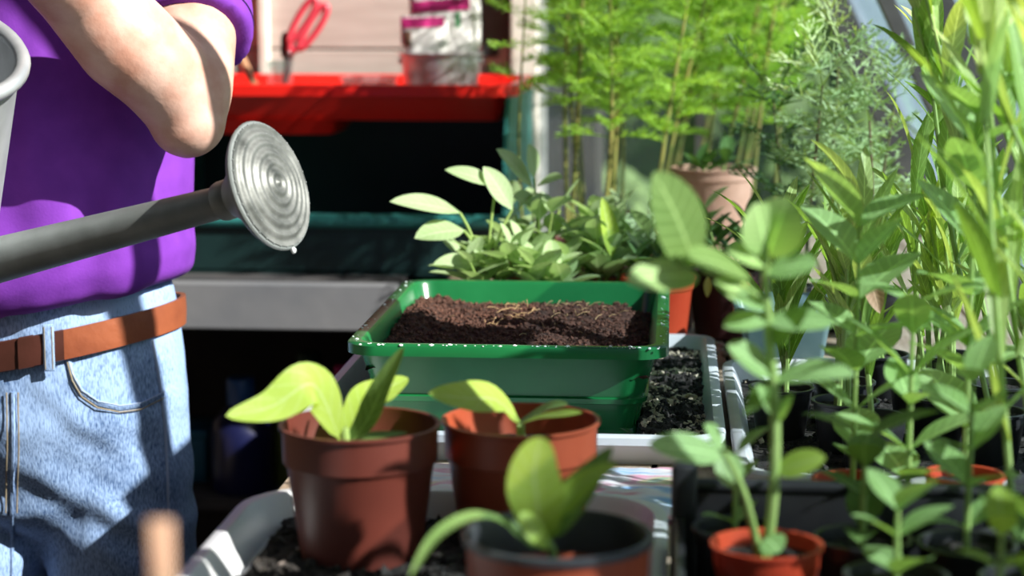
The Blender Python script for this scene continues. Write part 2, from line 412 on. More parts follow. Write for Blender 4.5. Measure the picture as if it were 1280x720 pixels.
# opaque far side of the roof and the left wall
ce = sempty('ceiling')
for i in range(12):
    a = V((gx(RZ)-.14*i-.0, 1.7, RZ-.025*i)); mb = MB().box((a.x-.07, 1.7, a.z), (.136, 5.05, .02)); part('plank', mb, 'roof_wood', ce, False)
wf = sempty('wall_front')
for i in range(21):
    part('plank', MB().box((-.7, -.78, .06+i*.12), (2.56, .022, .116)), 'dark_wood', wf, False)
pv = MB().box((2.2, 2, -.05), (2.6, 14, .04)); o = link('slate_path', pv.mesh('slate_path', 'paving', False)); tag(o, 'pale blue-grey gravel path outside the sloping glass', 'path', kind='stuff')
wle = sempty('wall_left')
for i in range(18):
    part('plank', MB().box((-1.97, 1.7, .06+i*.12), (.022, 5.0, .116)), 'dark_wood', wle, False)

# garden beyond the window
def blob(name, c, d, m, label, cat, seed, bump=.22, group=None):
    bm = bmesh.new(); bmesh.ops.create_icosphere(bm, subdivisions=5, radius=1)
    mb = MB(); vs = []
    for q in bm.verts:
        n = q.co.normalized(); f = 1 + bump*noise.noise(n*2.2+V((seed, 0, 0))) + bump*.6*noise.noise(n*8+V((0, seed, 0))) + bump*.5*noise.noise(n*22+V((0, seed, 0)))
        vs.append(V((n.x*d[0]*f, n.y*d[1]*f, max(n.z*d[2]*f, -d[2]*.98))))
    bm.verts.index_update(); fs = [[q.index for q in f.verts] for f in bm.faces]; bm.free()
    mb.add(vs, fs); o = single(name, mb, m, label, cat, group); o.location = (c[0], c[1], d[2]*.98-.07); return o
mb = MB()
nx, nz = 90, 16
def hp(i, k):
    x = -5+10*i/nx; z = 2.6*k/nz
    return V((x, 9.6 - .5*noise.noise(V((x*1.5, z*1.5, 0))) - .22*noise.noise(V((x*6, z*6, 3))) , z-.07))
mb.add([hp(i, k) for i in range(nx+1) for k in range(nz+1)] + [V((-5+10*i/nx, 10.6, 2.5)) for i in range(nx+1)],
       [(i*(nz+1)+k, (i+1)*(nz+1)+k, (i+1)*(nz+1)+k+1, i*(nz+1)+k+1) for i in range(nx) for k in range(nz)] +
       [(i*(nz+1)+nz, (i+1)*(nz+1)+nz, (nx+1)*(nz+1)+i+1, (nx+1)*(nz+1)+i) for i in range(nx)])
single('hedge', mb, 'hedge', 'dark clipped hedge along the far side of the lawn', 'hedge')
blob('garden_shrub', (-.25, 7.4), (.40, .35, .40), 'shrub', 'low pale green shrub on the lawn, seen between the stems', 'shrub', 2)
blob('garden_shrub', (.62, 8.2), (.45, .4, .62), 'hedge', 'rounded dark leafy shrub before the hedge beside the glazing bar', 'shrub', 5)
sh = thing('compost_bin', 'dark timber compost bin standing on the lawn', 'bin', (-.62, 6.6, -.07))
part('body', MB().box((-.62, 6.6, .5), (.75, .7, 1.14)), 'black_shed', sh, False)
part('lid', MB().box((-.62, 6.6, 1.09), (.8, .75, .04)), 'black_shed', sh, False)

# ------------------------------------------------------------------ staging bench
bt = thing('staging_bench', 'slatted wooden staging bench carrying the trays and potted plants', 'bench', (.05, 2.2, 0))
BX0, BX1 = -.405, .57
n = 10; pw = (BX1-BX0)/n
for i in range(n):
    part('slat', MB().box((BX0+pw*(i+.5), 2.37, BZ-.011), (pw-.006, 3.5, .022), bev=.002), 'bench_wood', bt, False)
for y in (.75, 2.4, 3.95):
    part('cross_rail', MB().box(((BX0+BX1)/2, y, BZ-.047), (BX1-BX0-.02, .05, .05)), 'bench_wood', bt, False)
    for x in (BX0+.05, BX1-.06): part('leg', MB().box((x, y, (BZ-.07)/2), (.05, .05, BZ-.07)), 'bench_wood', bt, False)
part('front_rail', MB().box((BX0+.012, 2.37, BZ-.05), (.022, 3.5, .056)), 'bench_wood', bt, False)

# rounded rectangular tray
def rrect(cx, cy, hx, hy, r, z, seg=7):
    out = []
    for (sx, sy, a0) in ((1, 1, 0), (-1, 1, 90), (-1, -1, 180), (1, -1, 270)):
        for i in range(seg+1):
            a = R(a0 + 90*i/seg); out.append(V((cx+sx*(hx-r)+r*math.cos(a), cy+sy*(hy-r)+r*math.sin(a), z)))
    return out
def tray_mesh(x0, x1, y0, y1, z0, z1, taper, lip, r, wall=.004, lipdrop=.006, steps=()):
    cx, cy, hx, hy = (x0+x1)/2, (y0+y1)/2, (x1-x0)/2, (y1-y0)/2
    hx -= lip; hy -= lip
    rings = [rrect(cx, cy, hx-taper, hy-taper, max(r-taper, .006), z0)]
    for (f, dx) in steps: rings.append(rrect(cx, cy, hx-taper*(1-f)+dx, hy-taper*(1-f)+dx, r, z0+(z1-z0)*f))
    rings += [rrect(cx, cy, hx, hy, r, z1-lipdrop-.001), rrect(cx, cy, hx+lip, hy+lip, r+lip*.6, z1-lipdrop),
              rrect(cx, cy, hx+lip, hy+lip, r+lip*.6, z1-.002), rrect(cx, cy, hx+lip-.002, hy+lip-.002, r+lip*.5, z1), rrect(cx, cy, hx-wall+.003, hy-wall+.003, r, z1),
              rrect(cx, cy, hx-wall, hy-wall, r-wall*.5, z1-.004),
              rrect(cx, cy, hx-taper-wall, hy-taper-wall, max(r-taper, .005), z0+wall)]
    return MB().loft(rings)
# ---- green tray
GT = dict(x0=P(428, 437, 2.13).x, x1=P(836, 437, 2.13).x, y0=2.13, y1=2.653, z0=.906, z1=1.012)
GCX, GCY = (GT['x0']+GT['x1'])/2, (GT['y0']+GT['y1'])/2
gt = thing('seed_tray', 'deep green plastic tray filled with brown compost', 'tray', (GCX, GCY, .906))
mb = tray_mesh(**GT, taper=.022, lip=.014, r=.03, lipdrop=.013, steps=((.06, 0), (.33, .0), (.345, .004), (.40, .004), (.415, .0), (.5, 0)))
part('shell', mb, 'green_plastic', gt)
def soil_grid(x0, x1, y0, y1, zf, nx, ny):
    vs = []; fs = []
    for j in range(ny+1):
        for i in range(nx+1):
            x = x0+(x1-x0)*i/nx; y = y0+(y1-y0)*j/ny; vs.append(V((x, y, zf(x, y))))
    for j in range(ny):
        for i in range(nx): fs.append((j*(nx+1)+i, j*(nx+1)+i+1, (j+1)*(nx+1)+i+1, (j+1)*(nx+1)+i))
    return MB().add(vs, fs)
def gsoil(x, y):
    u = (x-GT['x0'])/(GT['x1']-GT['x0']); v = (y-GT['y0'])/(GT['y1']-GT['y0'])
    p = V((x, y, 0)); z = .978 + .006*noise.noise(p*9) + .010*abs(noise.noise(p*24)) + .006*noise.noise(p*60) + .004*noise.noise(p*140)
    z += .016*math.exp(-((u-.10)/.08)**2 - ((v-.62)/.3)**2)          # heaped at the left end
    z += .014*math.exp(-((u-.62)/.25)**2 - ((v-.72)/.16)**2)
    z -= .008*math.exp(-((u-.95)/.1)**2)
    return z
mb = soil_grid(GT['x0']+.022, GT['x1']-.022, GT['y0']+.022, GT['y1']-.022, gsoil, 110, 150); part('compost', mb, 'soil', gt, 'all')
rc = random.Random(3); mb = MB()
def crumb(mb, c, s, r):
    bm_v = [V((1, 0, 0)), V((-1, 0, 0)), V((0, 1, 0)), V((0, -1, 0)), V((0, 0, 1)), V((0, 0, -1))]
    q = Matrix.Rotation(r.uniform(0, 6.3), 3, V((r.random()-.5, r.random()-.5, r.random()-.5)))
    sc = V((r.uniform(.6, 1.3), r.uniform(.6, 1.3), r.uniform(.5, 1)))
    mb.add([q @ V((p.x*sc.x, p.y*sc.y, p.z*sc.z))*s + V(c) for p in bm_v], [(0, 2, 4), (2, 1, 4), (1, 3, 4), (3, 0, 4), (2, 0, 5), (1, 2, 5), (3, 1, 5), (0, 3, 5)])
for i in range(7000):
    x = rc.uniform(GT['x0']+.025, GT['x1']-.025); y = rc.uniform(GT['y0']+.03, GT['y1']-.025)
    crumb(mb, (x, y, gsoil(x, y)+.001), rc.choice((.0012, .0016, .002, .0028, .004)), rc)
tag(part('crumbs', mb, 'crumb', gt, False), kind='stuff')
mb = MB()
for i in range(70):
    x = rc.gauss(GT['x0']+.20, .05); y = rc.gauss(GT['y1']-.16, .05); x = min(max(x, GT['x0']+.03), GT['x1']-.03); y = min(max(y, GT['y0']+.05), GT['y1']-.03)
    a = rc.uniform(0, 6.3); L = rc.uniform(.008, .022); c = V((x, y, gsoil(x, y)+.004)); d = V((math.cos(a), math.sin(a), rc.uniform(-.2, .5)))*L
    mb.tube([c, c+d*.5+V((0, 0, .002)), c+d], .0006, 4)
tag(part('straw', mb, 'straw', gt, False), kind='stuff')
mb = MB()
for i in range(110):
    e = rc.random()
    if e < .5: c = V((rc.uniform(GT['x0']+.01, GT['x1']-.01), GT['y0']+rc.uniform(.001, .012), GT['z1']))
    elif e < .75: c = V((GT['x0']+rc.uniform(.002, .012), rc.uniform(GT['y0'], GT['y1']), GT['z1']))
    else: c = V((GT['x1']-rc.uniform(.002, .012), rc.uniform(GT['y0'], GT['y1']), GT['z1']))
    mb.ball(c, .0005+.0026*rc.random()**2.5, sub=1, sc=(1, 1, .6))
tag(part('water_droplets', mb, 'water', gt), kind='stuff')
# ---- white trays
def white_tray(name, x0, x1, y0, y1, h, label, m='white_plastic', lip=.012, r=.03):
    o = thing(name, label, 'tray', ((x0+x1)/2, (y0+y1)/2, BZ)); part('shell', tray_mesh(x0, x1, y0, y1, BZ, BZ+h, .012, lip, r, wall=.003, lipdrop=.01), m, o); return o
TA = white_tray('drip_tray', -.418, .062, 2.02, 2.672, .036, 'shallow white plastic tray holding the green seed tray')
TB = white_tray('drip_tray', .068, .545, 1.86, 2.50, .036, 'white plastic tray holding the black pots of tall narrow-leaved plants', 'dirty_white', r=.045)
TC = white_tray('drip_tray', -.400, .0, 1.12, 1.785, .036, 'white plastic tray holding the brown pots of seedlings', r=.07)
def loose(parent, x0, x1, y0, y1, z, amp, m, mc, chip, seed, ncr, nch, sz=1, nx=60, ny=60):
    r = random.Random(seed)
    zf = lambda x, y: z + amp*noise.noise(V((x*18, y*18, seed))) + amp*.6*noise.noise(V((x*60, y*60, seed)))
    part('compost', soil_grid(x0, x1, y0, y1, zf, nx, ny), m, parent, 'all')
    mb = MB(); mc_ = MB()
    for i in range(ncr):
        x = r.uniform(x0, x1); y = r.uniform(y0, y1); crumb(mb, (x, y, zf(x, y)+.001), sz*r.choice((.002, .003, .004, .006)), r)
    for i in range(nch):
        x = r.uniform(x0, x1); y = r.uniform(y0, y1)
        if noise.noise(V((x*16, y*16, seed+4))) < .08: continue
        crumb(mc_, (x, y, zf(x, y)+.003), sz*r.choice((.002, .003, .0045)), r)
    tag(part('crumbs', mb, mc, parent, False), kind='stuff'); tag(part('chips', mc_, chip, parent, False), kind='stuff')
loose(TA, -.03, .040, 2.045, 2.645, .917, .006, 'soil_black', 'crumb_black', 'chip', 5, 1500, 900, 1.3, nx=20, ny=80)
loose(TC, -.36, -.025, 1.14, 1.755, .914, .005, 'soil_black', 'crumb_black', 'pebble', 6, 1500, 160, 1.3)
loose(TB, .092, .52, 1.885, 2.475, .910, .004, 'soil_black', 'crumb_black', 'chip', 8, 900, 120)

# ---- compost bag lying between the trays
bz = lambda x, y: BZ+.006+.007*math.sin(math.pi*min(1, max(0, (y-1.795)/.21)))+.003*noise.noise(V((x*22, y*30, 1)))+.002*noise.noise(V((x*60, y*60, 2)))
mb = soil_grid(-.36, .02, 1.797, 2.005, bz, 70, 44); k = len(mb.v)
mb2 = MB(); mb2.add(mb.v, mb.f); mb2.add([V((-.355, 1.80, BZ+.001)), V((.015, 1.80, BZ+.001)), V((.015, 2.0, BZ+.001)), V((-.355, 2.0, BZ+.001))], [(3, 2, 1, 0)])
single('compost_bag', mb2, 'bag_print', 'crumpled white plastic sack with blue and pink print between the white trays', 'bag', smooth='all', loc=(-.17, 1.9, BZ))

# ------------------------------------------------------------------ leaves and plants
def wprof(shape, t):
    if shape == 'oval': return max(.06 if t < .12 else 0, math.sin(PI*min(1, max(0, (t-.04)/.96))**.85)**.75)
    if shape == 'ovate': return max(.07 if t < .15 else 0, (math.sin(PI*min(1, max(0, (t-.08)/.92))**.72)**.85))
    if shape == 'lance': return (.42+.58*min(1, t*2.4))*(1-t**2.6)**.8
    if shape == 'cot': return max(.1, math.sin(PI*min(1, max(0, (t-.02)/.98))**.9)**.55) if t < .999 else .12
    return math.sin(PI*t)
def leaf_ab(A, B, W, up=(0, 0, 1), arch=0., fold=.18, shape='oval', ns=10, wave=.0, droop=0., mb=None, twist=0.):
    A = V(A); B = V(B); up = V(up).normalized(); L = (B-A).length
    C = (A+B)/2 + up*arch*L
    mb = mb or MB(); vs = []; uv = []; fs = []; cols = (-1, -.55, 0, .55, 1)
    o = 0
    for i in range(ns+1):
        t = i/ns; p = A*(1-t)**2 + C*2*t*(1-t) + B*t*t
        tg = ((C-A)*(1-t)+(B-C)*t).normalized(); sd_ = tg.cross(up)
        if sd_.length < 1e-4: sd_ = tg.cross(V((0, 1, .1)))
        sd_.normalize(); n = sd_.cross(tg)
        if twist:
            q = Matrix.Rotation(twist*t, 3, tg); sd_ = q @ sd_; n = q @ n
        w_ = wprof(shape, t)*W/2
        for c in cols:
            vs.append(p + sd_*c*w_ + n*(fold*abs(c)*w_ + wave*W*math.sin(t*14+c*2)*abs(c))); uv.append((t, (c+1)/2))
    m = len(cols)
    for i in range(ns):
        for k in range(m-1): fs.append((i*m+k, i*m+k+1, (i+1)*m+k+1, (i+1)*m+k))
    return mb.add(vs, fs, uv)
def leafpx(root, a, b, wpx, Y, Yb=None, m='leaf_broad', up=None, name='leaf', **kw):  # leaf from pixel a to b, at the plant's distance
    Yb = Yb or Y; A_ = P(a[0], a[1], Y); B_ = P(b[0], b[1], Yb)
    u = up if up is not None else V((0, -.55, .85))
    return part(name, leaf_ab(A_, B_, wpx*Y/FPX, up=u, **kw), m, root, 'all')
def pot_mesh(r, h, rim=.022, taper=.76, wall=.0025, lipw=.004):
    rb = r*taper; prof = [(rb*.55, .0), (rb-.004, 0), (rb, .003), (r*.93, h-rim-.003), (r*.93+.001, h-rim), (r-lipw*.4, h-rim+.001), (r-.001, h-.004), (r+lipw*.4, h-.003), (r+lipw*.4, h-.0005), (r-.001, h),
            (r-wall, h-.001), (r-wall-.002, h-rim), (r*.93-wall, h-rim-.004), (rb-wall, .006), (0, .006)]
    return prof
def pot_part(root, loc, r, h, m, rim=.022, name='pot', taper=.76, n=40):
    mb = MB().lathe(pot_mesh(r, h, rim, taper), n, Matrix.Translation(V(loc))); return part(name, mb, m, root)
def disc_soil(root, loc, r, m='soil_black', amp=.003, seed=0):
    vs = [V((0, 0, 0))]; fs = []; nr, na = 7, 24
    for i in range(1, nr+1):
        for k in range(na):
            a = 2*PI*k/na; vs.append(V((r*i/nr*math.cos(a), r*i/nr*math.sin(a), 0)))
    vs = [p + V(loc) + V((0, 0, amp*noise.noise(p*60+V((seed, 0, 0)))+amp*.6*noise.noise(p*150+V((seed, 9, 0))))) for p in vs]
    for k in range(na): fs.append((0, 1+k, 1+(k+1) % na))
    for i in range(nr-1):
        for k in range(na): fs.append((1+i*na+k, 1+(i+1)*na+k, 1+(i+1)*na+(k+1) % na, 1+i*na+(k+1) % na))
    return part('soil', MB().add(vs, fs), m, root, 'all')

# ---- three brown pots with seedlings in tray C
TCZ = BZ+.006
def pot_at(px, py, Y, wpx):            # pot whose rim centre is at the pixel and that stands on the tray
    c = P(px, py, Y); return V((c.x, c.y, TCZ)), wpx*Y/FPX/2, c.z-TCZ
# pot one
b1, r1, h1 = pot_at(450, 528, 1.64, 205)
s1 = thing('potted_seedling', 'seedling with one long drooping leaf in a tall brown plastic pot', 'potted plant', b1)
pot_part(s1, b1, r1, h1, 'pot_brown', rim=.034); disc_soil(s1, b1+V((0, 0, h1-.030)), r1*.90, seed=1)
Y1 = 1.64
stemA = P(425, 545, Y1)
part('stem', MB().bez([b1+V((-.012, 0, h1-.035)), b1+V((-.014, 0, h1-.005))], .004, 8), 'stem', s1)
def leaf3(root, pts, wpx, Y, m, up, k=0, **kw):  # leaf along several pixels (base first)
    pp = spline([P(x, y, yy) for (x, y, yy) in pts], 6); W = wpx*Y/FPX
    mb = MB(); cols = (-1, -.5, 0, .5, 1); vs = []; uv = []; fs = []; nn = len(pp); up = V(up).normalized(); sh = kw.get('shape', 'oval'); fold = kw.get('fold', .15)
    for i, p in enumerate(pp):
        t = i/(nn-1); tg = (pp[min(i+1, nn-1)]-pp[max(i-1, 0)]).normalized(); s_ = tg.cross(up).normalized(); n_ = s_.cross(tg); w_ = wprof(sh, t)*W/2
        for c in cols: vs.append(p+s_*c*w_+n_*fold*abs(c)*w_); uv.append((t, (c+1)/2))
    for i in range(nn-1):
        for q in range(4): fs.append((i*5+q, i*5+q+1, (i+1)*5+q+1, (i+1)*5+q))
    return part('leaf', mb.add(vs, fs, uv), m, root, 'all')
leaf3(s1, [(425, 552, 1.63), (405, 500, 1.62), (385, 480, 1.60), (340, 508, 1.58), (282, 520, 1.56)], 62, 1.6, 'leaf_seedling', (.25, -.75, .6), fold=.1)
leaf3(s1, [(440, 552, 1.64), (462, 520, 1.64), (480, 480, 1.64), (505, 434, 1.64)], 42, 1.64, 'leaf_dull', (-.55, -.8, .1), fold=.25, shape='lance')
leaf3(s1, [(432, 548, 1.66), (455, 505, 1.68), (480, 488, 1.70), (510, 472, 1.72)], 52, 1.68, 'leaf_seedling', (.1, -.5, .9), fold=.2)
leaf3(s1, [(440, 556, 1.62), (455, 548, 1.61), (480, 545, 1.61), (510, 541, 1.62)], 26, 1.62, 'leaf_dull', (0, -.2, 1), fold=.2)
# pot two
b2, r2, h2 = pot_at(651, 523, 1.69, 200)
s2 = thing('potted_seedling', 'seedling with a flat pale leaf over the rim of an orange-brown pot', 'potted plant', b2)
pot_part(s2, b2, r2, h2, 'pot_orange', rim=.034); disc_soil(s2, b2+V((0, 0, h2-.028)), r2*.90, seed=2)
part('stem', MB().bez([b2+V((.0, 0, h2-.035)), b2+V((.0, 0, h2-.006))], .004, 8), 'stem', s2)
leaf3(s2, [(650, 527, 1.69), (620, 500, 1.66), (585, 498, 1.63), (536, 492, 1.61)], 62, 1.65, 'leaf_seedling', (.15, -.62, .8), fold=.12)
leaf3(s2, [(648, 530, 1.70), (670, 518, 1.69), (690, 508, 1.68), (710, 506, 1.67)], 34, 1.69, 'leaf_dull', (0, -.4, .9), fold=.15, shape='lance')
leaf3(s2, [(650, 530, 1.68), (675, 522, 1.66), (700, 518, 1.64), (728, 516, 1.63)], 26, 1.66, 'leaf_seedling', (0, -.35, .9), fold=.15)
# pot three (black inside)
b3, r3, h3 = pot_at(697, 668, 1.37, 240)
s3 = thing('potted_seedling', 'bright upright seedling in a pot with black inside and orange outside', 'potted plant', b3)
pot_part(s3, b3, r3, h3, 'pot_orange', rim=.03)
mb = MB().lathe([(r3+.0022, h3-.004), (r3+.0025, h3+.0005), (r3-.002, h3+.0015), (r3-.004, h3-.002), (r3-.0055, h3-.03), (r3*.86, .05)], 40, Matrix.Translation(b3), caps=False); part('liner', mb, 'pot_inner_black', s3)
disc_soil(s3, b3+V((0, 0, h3-.045)), r3*.88, seed=3)
part('stem', MB().bez([b3+V((.0, 0, h3-.05)), P(690, 690, 1.36), P(678, 672, 1.35)], [.004, .0035, .003], 8), 'stem', s3)
leaf3(s3, [(678, 676, 1.35), (672, 630, 1.345), (668, 590, 1.35), (676, 547, 1.36)], 76, 1.35, 'leaf_seedling', (-.25, -.9, .3), fold=.1, shape='cot')
leaf3(s3, [(684, 676, 1.35), (705, 640, 1.35), (735, 600, 1.36), (766, 558, 1.37)], 56, 1.36, 'leaf_dull', (-.45, -.7, .45), fold=.2, shape='ovate')
leaf3(s3, [(684, 668, 1.35), (712, 622, 1.35), (740, 596, 1.35), (772, 580, 1.35)], 34, 1.35, 'leaf_seedling', (.2, -.6, .8), fold=.15)
leaf3(s3, [(686, 684, 1.33), (672, 668, 1.32), (662, 655, 1.32), (652, 640, 1.32)], 30, 1.33, 'leaf_seedling', (.3, -.8, .5), fold=.1, shape='cot')
leaf3(s3, [(668, 684, 1.36), (630, 655, 1.35), (590, 648, 1.32), (545, 672, 1.28), (512, 722, 1.25)], 30, 1.32, 'leaf_dull', (-.1, -.5, .85), fold=.35, shape='lance')

# ---- sage plants behind the green tray
def sage(root, base, h0, rnd, nst=6, spread=.6, L0=.062, hmax=.12, m='leaf_sage', wr_=.58):
    nleaf = 0
    for s in range(nst):
        a = 2*PI*s/nst + rnd.uniform(-.4, .4); ln = rnd.uniform(.6, 1)*hmax; tilt = rnd.uniform(.1, spread)
        d = V((math.cos(a)*math.sin(tilt), math.sin(a)*math.sin(tilt), math.cos(tilt)))
        b = base + V((math.cos(a)*.012, math.sin(a)*.012, h0)); e = b + d*ln
        part('stem', MB().tube([b, b+d*ln*.5+V((0, 0, .004)), e], [.0026, .0022, .0016], 6), 'stem', root)
        k = 3
        for q in range(k):
            f = (q+1)/k; c = b + d*ln*f; a2 = a + q*PI/2 + rnd.uniform(-.3, .3)
            for sgn in (0, PI):
                aa = a2 + sgn; el = rnd.uniform(.15, .75) + .35*(q == k-1); LL = L0*rnd.uniform(.65, 1.1)*(.8 if q == k-1 else 1)
                dd = V((math.cos(aa)*math.cos(el), math.sin(aa)*math.cos(el), math.sin(el)))
                part('leaf', leaf_ab(c, c+dd*LL, LL*wr_*rnd.uniform(.85, 1.15), arch=rnd.uniform(.02, .16), fold=rnd.uniform(.1, .4), shape='oval', ns=8), m, root, 'all')
rs = random.Random(21)
def sage_pot(px, Y, r, h, label, potm, hmax, nst=6, L0=.062):
    x = P(px, 350, Y).x; b = V((x, Y, BZ)); o = thing('sage_plant', label, 'potted plant', b, 'sage plants in small pots behind the green tray')
    pot_part(o, b, r, h, potm, rim=.016, n=28); disc_soil(o, b+V((0, 0, h-.012)), r*.9, seed=px)
    sage(o, b, h-.012, rs, nst+1, .8, L0*1.08, hmax); return o
sg1 = sage_pot(607, 2.745, .046, .085, 'leafy sage plant with two long leaves reaching over the left end of the tray', 'pot_maroon', .10)
sg2 = sage_pot(672, 2.86, .048, .085, 'tallest sage plant of those behind the green tray', 'pot_orange', .15, 7)
sg3 = sage_pot(685, 2.745, .040, .08, 'low sage plant at the middle of the tray\'s far edge', 'pot_orange', .07)
sg4 = sage_pot(752, 2.83, .046, .085, 'sage plant with one upright pointed leaf beside the red pot', 'pot_orange', .10)
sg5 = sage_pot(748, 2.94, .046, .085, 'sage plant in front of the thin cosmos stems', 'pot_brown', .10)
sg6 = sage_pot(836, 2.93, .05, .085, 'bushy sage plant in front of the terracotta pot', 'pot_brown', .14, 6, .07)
for (a, b, wp, Y, Yb) in (((575, 266, ), (487, 252), 28, 2.745, 2.70), ((580, 288), (518, 298), 34, 2.74, 2.70), ((600, 330), (540, 332), 26, 2.72, 2.69), ((620, 232), (556, 212), 22, 2.75, 2.74), ((640, 262), (604, 208), 26, 2.75, 2.75)):
    part('leaf', leaf_ab(P(*a, Y), P(*b, Yb), wp*1.2*Y/FPX, up=(0, -.6, .8), arch=.1, fold=.2, shape='oval'), 'leaf_sage', sg1, 'all')
    part('stem', MB().bez([V((sg1.location.x, sg1.location.y, BZ+.08)), (V((sg1.location.x, sg1.location.y, BZ+.12))+P(*a, Y))/2, P(*a, Y)], .0018, 6), 'stem', sg1)
for (a, b, wp) in (((665, 235), (620, 186), 26), ((672, 232), (704, 222), 22), ((668, 222), (660, 180), 22), ((676, 260), (640, 246), 30), ((690, 262), (716, 250), 24)):
    part('leaf', leaf_ab(P(*a, 2.86), P(*b, 2.84), wp*1.25*2.86/FPX, up=(.1, -.5, .9), arch=.12, fold=.2, shape='oval'), 'leaf_sage', sg2, 'all')
part('stem', MB().bez([V((sg2.location.x, sg2.location.y, BZ+.08)), P(672, 290, 2.86), P(668, 222, 2.86)], [.003, .0025, .0018], 6), 'stem', sg2)
part('leaf', leaf_ab(P(765, 322, 2.79), P(752, 246, 2.78), 26*2.8/FPX, up=(.6, -.8, .1), arch=.05, fold=.35), 'leaf_seedling', sg4, 'all')

# ---- red pot, dark pot, teal seed tray, terracotta pot
bp_ = V((-.018, 2.765, BZ)); o = thing('plant_pot', 'bright red plastic pot of dark stems standing behind the green tray', 'potted plant', bp_)
pot_part(o, bp_, .053, .105, 'pot_red', rim=.018); disc_soil(o, bp_+V((0, 0, .093)), .048)
sage(o, bp_, .092, rs, 4, .5, .05, .06, 'leaf_dark')
bp_ = V((.085, 2.86, BZ)); o = thing('plant_pot', 'dark maroon pot with drooping dark leaves beside the red pot', 'potted plant', bp_)
pot_part(o, bp_, .062, .105, 'pot_maroon', rim=.02); disc_soil(o, bp_+V((0, 0, .092)), .056)
sage(o, bp_, .09, rs, 6, .8, .075, .09, 'leaf_dark', .3)
part('leaf', leaf_ab(P(885, 345, 2.78), P(884, 372, 2.78), 10*2.8/FPX, up=(0, -1, 0), fold=.2), 'leaf_yellow', o, 'all')
part('leaf', leaf_ab(P(936, 340, 2.80), P(935, 376, 2.79), 8*2.8/FPX, up=(0, -1, 0), fold=.2), 'pot_red', o, 'all')
bp_ = V((.072, 3.32, BZ)); o = thing('terracotta_pot', 'tall pale terracotta clay pot with leafy shoots', 'potted plant', bp_)
pot_part(o, bp_, .072, .215, 'terracotta', rim=.02, taper=.66); disc_soil(o, bp_+V((0, 0, .195)), .062)
sage(o, bp_, .195, rs, 3, .9, .07, .05, 'leaf_dark', .4)
tt = thing('propagator_tray', 'small translucent blue-grey plastic tray beside the white trays', 'tray', (.155, 2.64, BZ))
part('shell', tray_mesh(.085, .225, 2.56, 2.72, BZ, .990, .012, .008, .012, wall=.002), 'teal_tray', tt)
part('soil', soil_grid(.105, .205, 2.58, 2.70, lambda x, y: .955+.004*noise.noise(V((x*60, y*60, 0))), 20, 20), 'soil_black', tt, 'all')
rp = random.Random(77)
placed = []
while len(placed) < 26:
    x, y, r_ = rp.uniform(-.045, .080), rp.uniform(2.678, 2.80), rp.uniform(.0036, .0068)
    if math.hypot(x+.018, y-2.765) < .049+r_*1.3 or math.hypot(x-.085, y-2.86) < .056+r_*1.3: continue
    if y > 2.735 and x < .03: continue
    if any(math.hypot(x-a, y-b) < (r_+q)*1.5 for a, b, q in placed): continue
    placed.append((x, y, r_)); c = V((x, y, BZ+r_*.62))
    mb = MB().ball(c, r_, sub=1, sc=(1.15, 1, .7), jit=.15, rnd=rp)
    single('pebble', mb, 'pebble', 'small rounded pebble on the bench at the foot of the red pot', 'pebble', 'pebbles at the foot of the red pot', loc=c)

# ---- cosmos and ferny plants
def ribbon(mb, a, b, w_, r, k=2, droop=0.):
    a = V(a); b = V(b); d = b-a; s_ = d.cross(V((r.uniform(-1, 1), r.uniform(-1, 1), r.uniform(-1, 1)))).normalized()*w_/2
    vs = []; fs = []
    for i in range(k+1):
        t = i/k; p = a+d*t+V((0, 0, -droop*t*t)); q = s_*(1-.6*t); vs += [p-q, p+q]
    for i in range(k): fs.append((2*i, 2*i+1, 2*i+3, 2*i+2))
    mb.add(vs, fs)
def frond(mb, base, d, L, r, w_=.0016, pairs=8, sub=3, lratio=.42, droop=.02, ang=.75):
    d = V(d).normalized(); side = d.cross(V((0, 0, 1)))
    if side.length < .1: side = V((1, 0, 0))
    side.normalize(); upv = side.cross(d)
    def pt(t): return V(base)+d*L*t+V((0, 0, -droop*t*t))
    for i in range(6): ribbon(mb, pt(i/6), pt((i+1)/6), w_*1.1, r, 1)
    for i in range(pairs):
        t = .22+.78*i/(pairs-1); ll = L*lratio*math.sin(PI*min(.98, .25+.7*t))
        for sg in (-1, 1):
            a_ = ang*r.uniform(.8, 1.2); dd = (d*math.cos(a_)+side*sg*math.sin(a_)+upv*r.uniform(-.1, .35)).normalized(); p = pt(t)
            ribbon(mb, p, p+dd*ll, w_, r, 2, droop*.2)
            for q in range(sub):
                f = .3+.6*q/max(1, sub-1); l3 = ll*.42*(1.1-f*.5)
                for s2 in (-1, 1):
                    d3 = (dd*.75+side.cross(dd).cross(dd)*0+ (d*s2*.65) + upv*r.uniform(-.3, .4)).normalized(); p3 = p+dd*ll*f
                    ribbon(mb, p3, p3+d3*l3, w_*.9, r, 1)
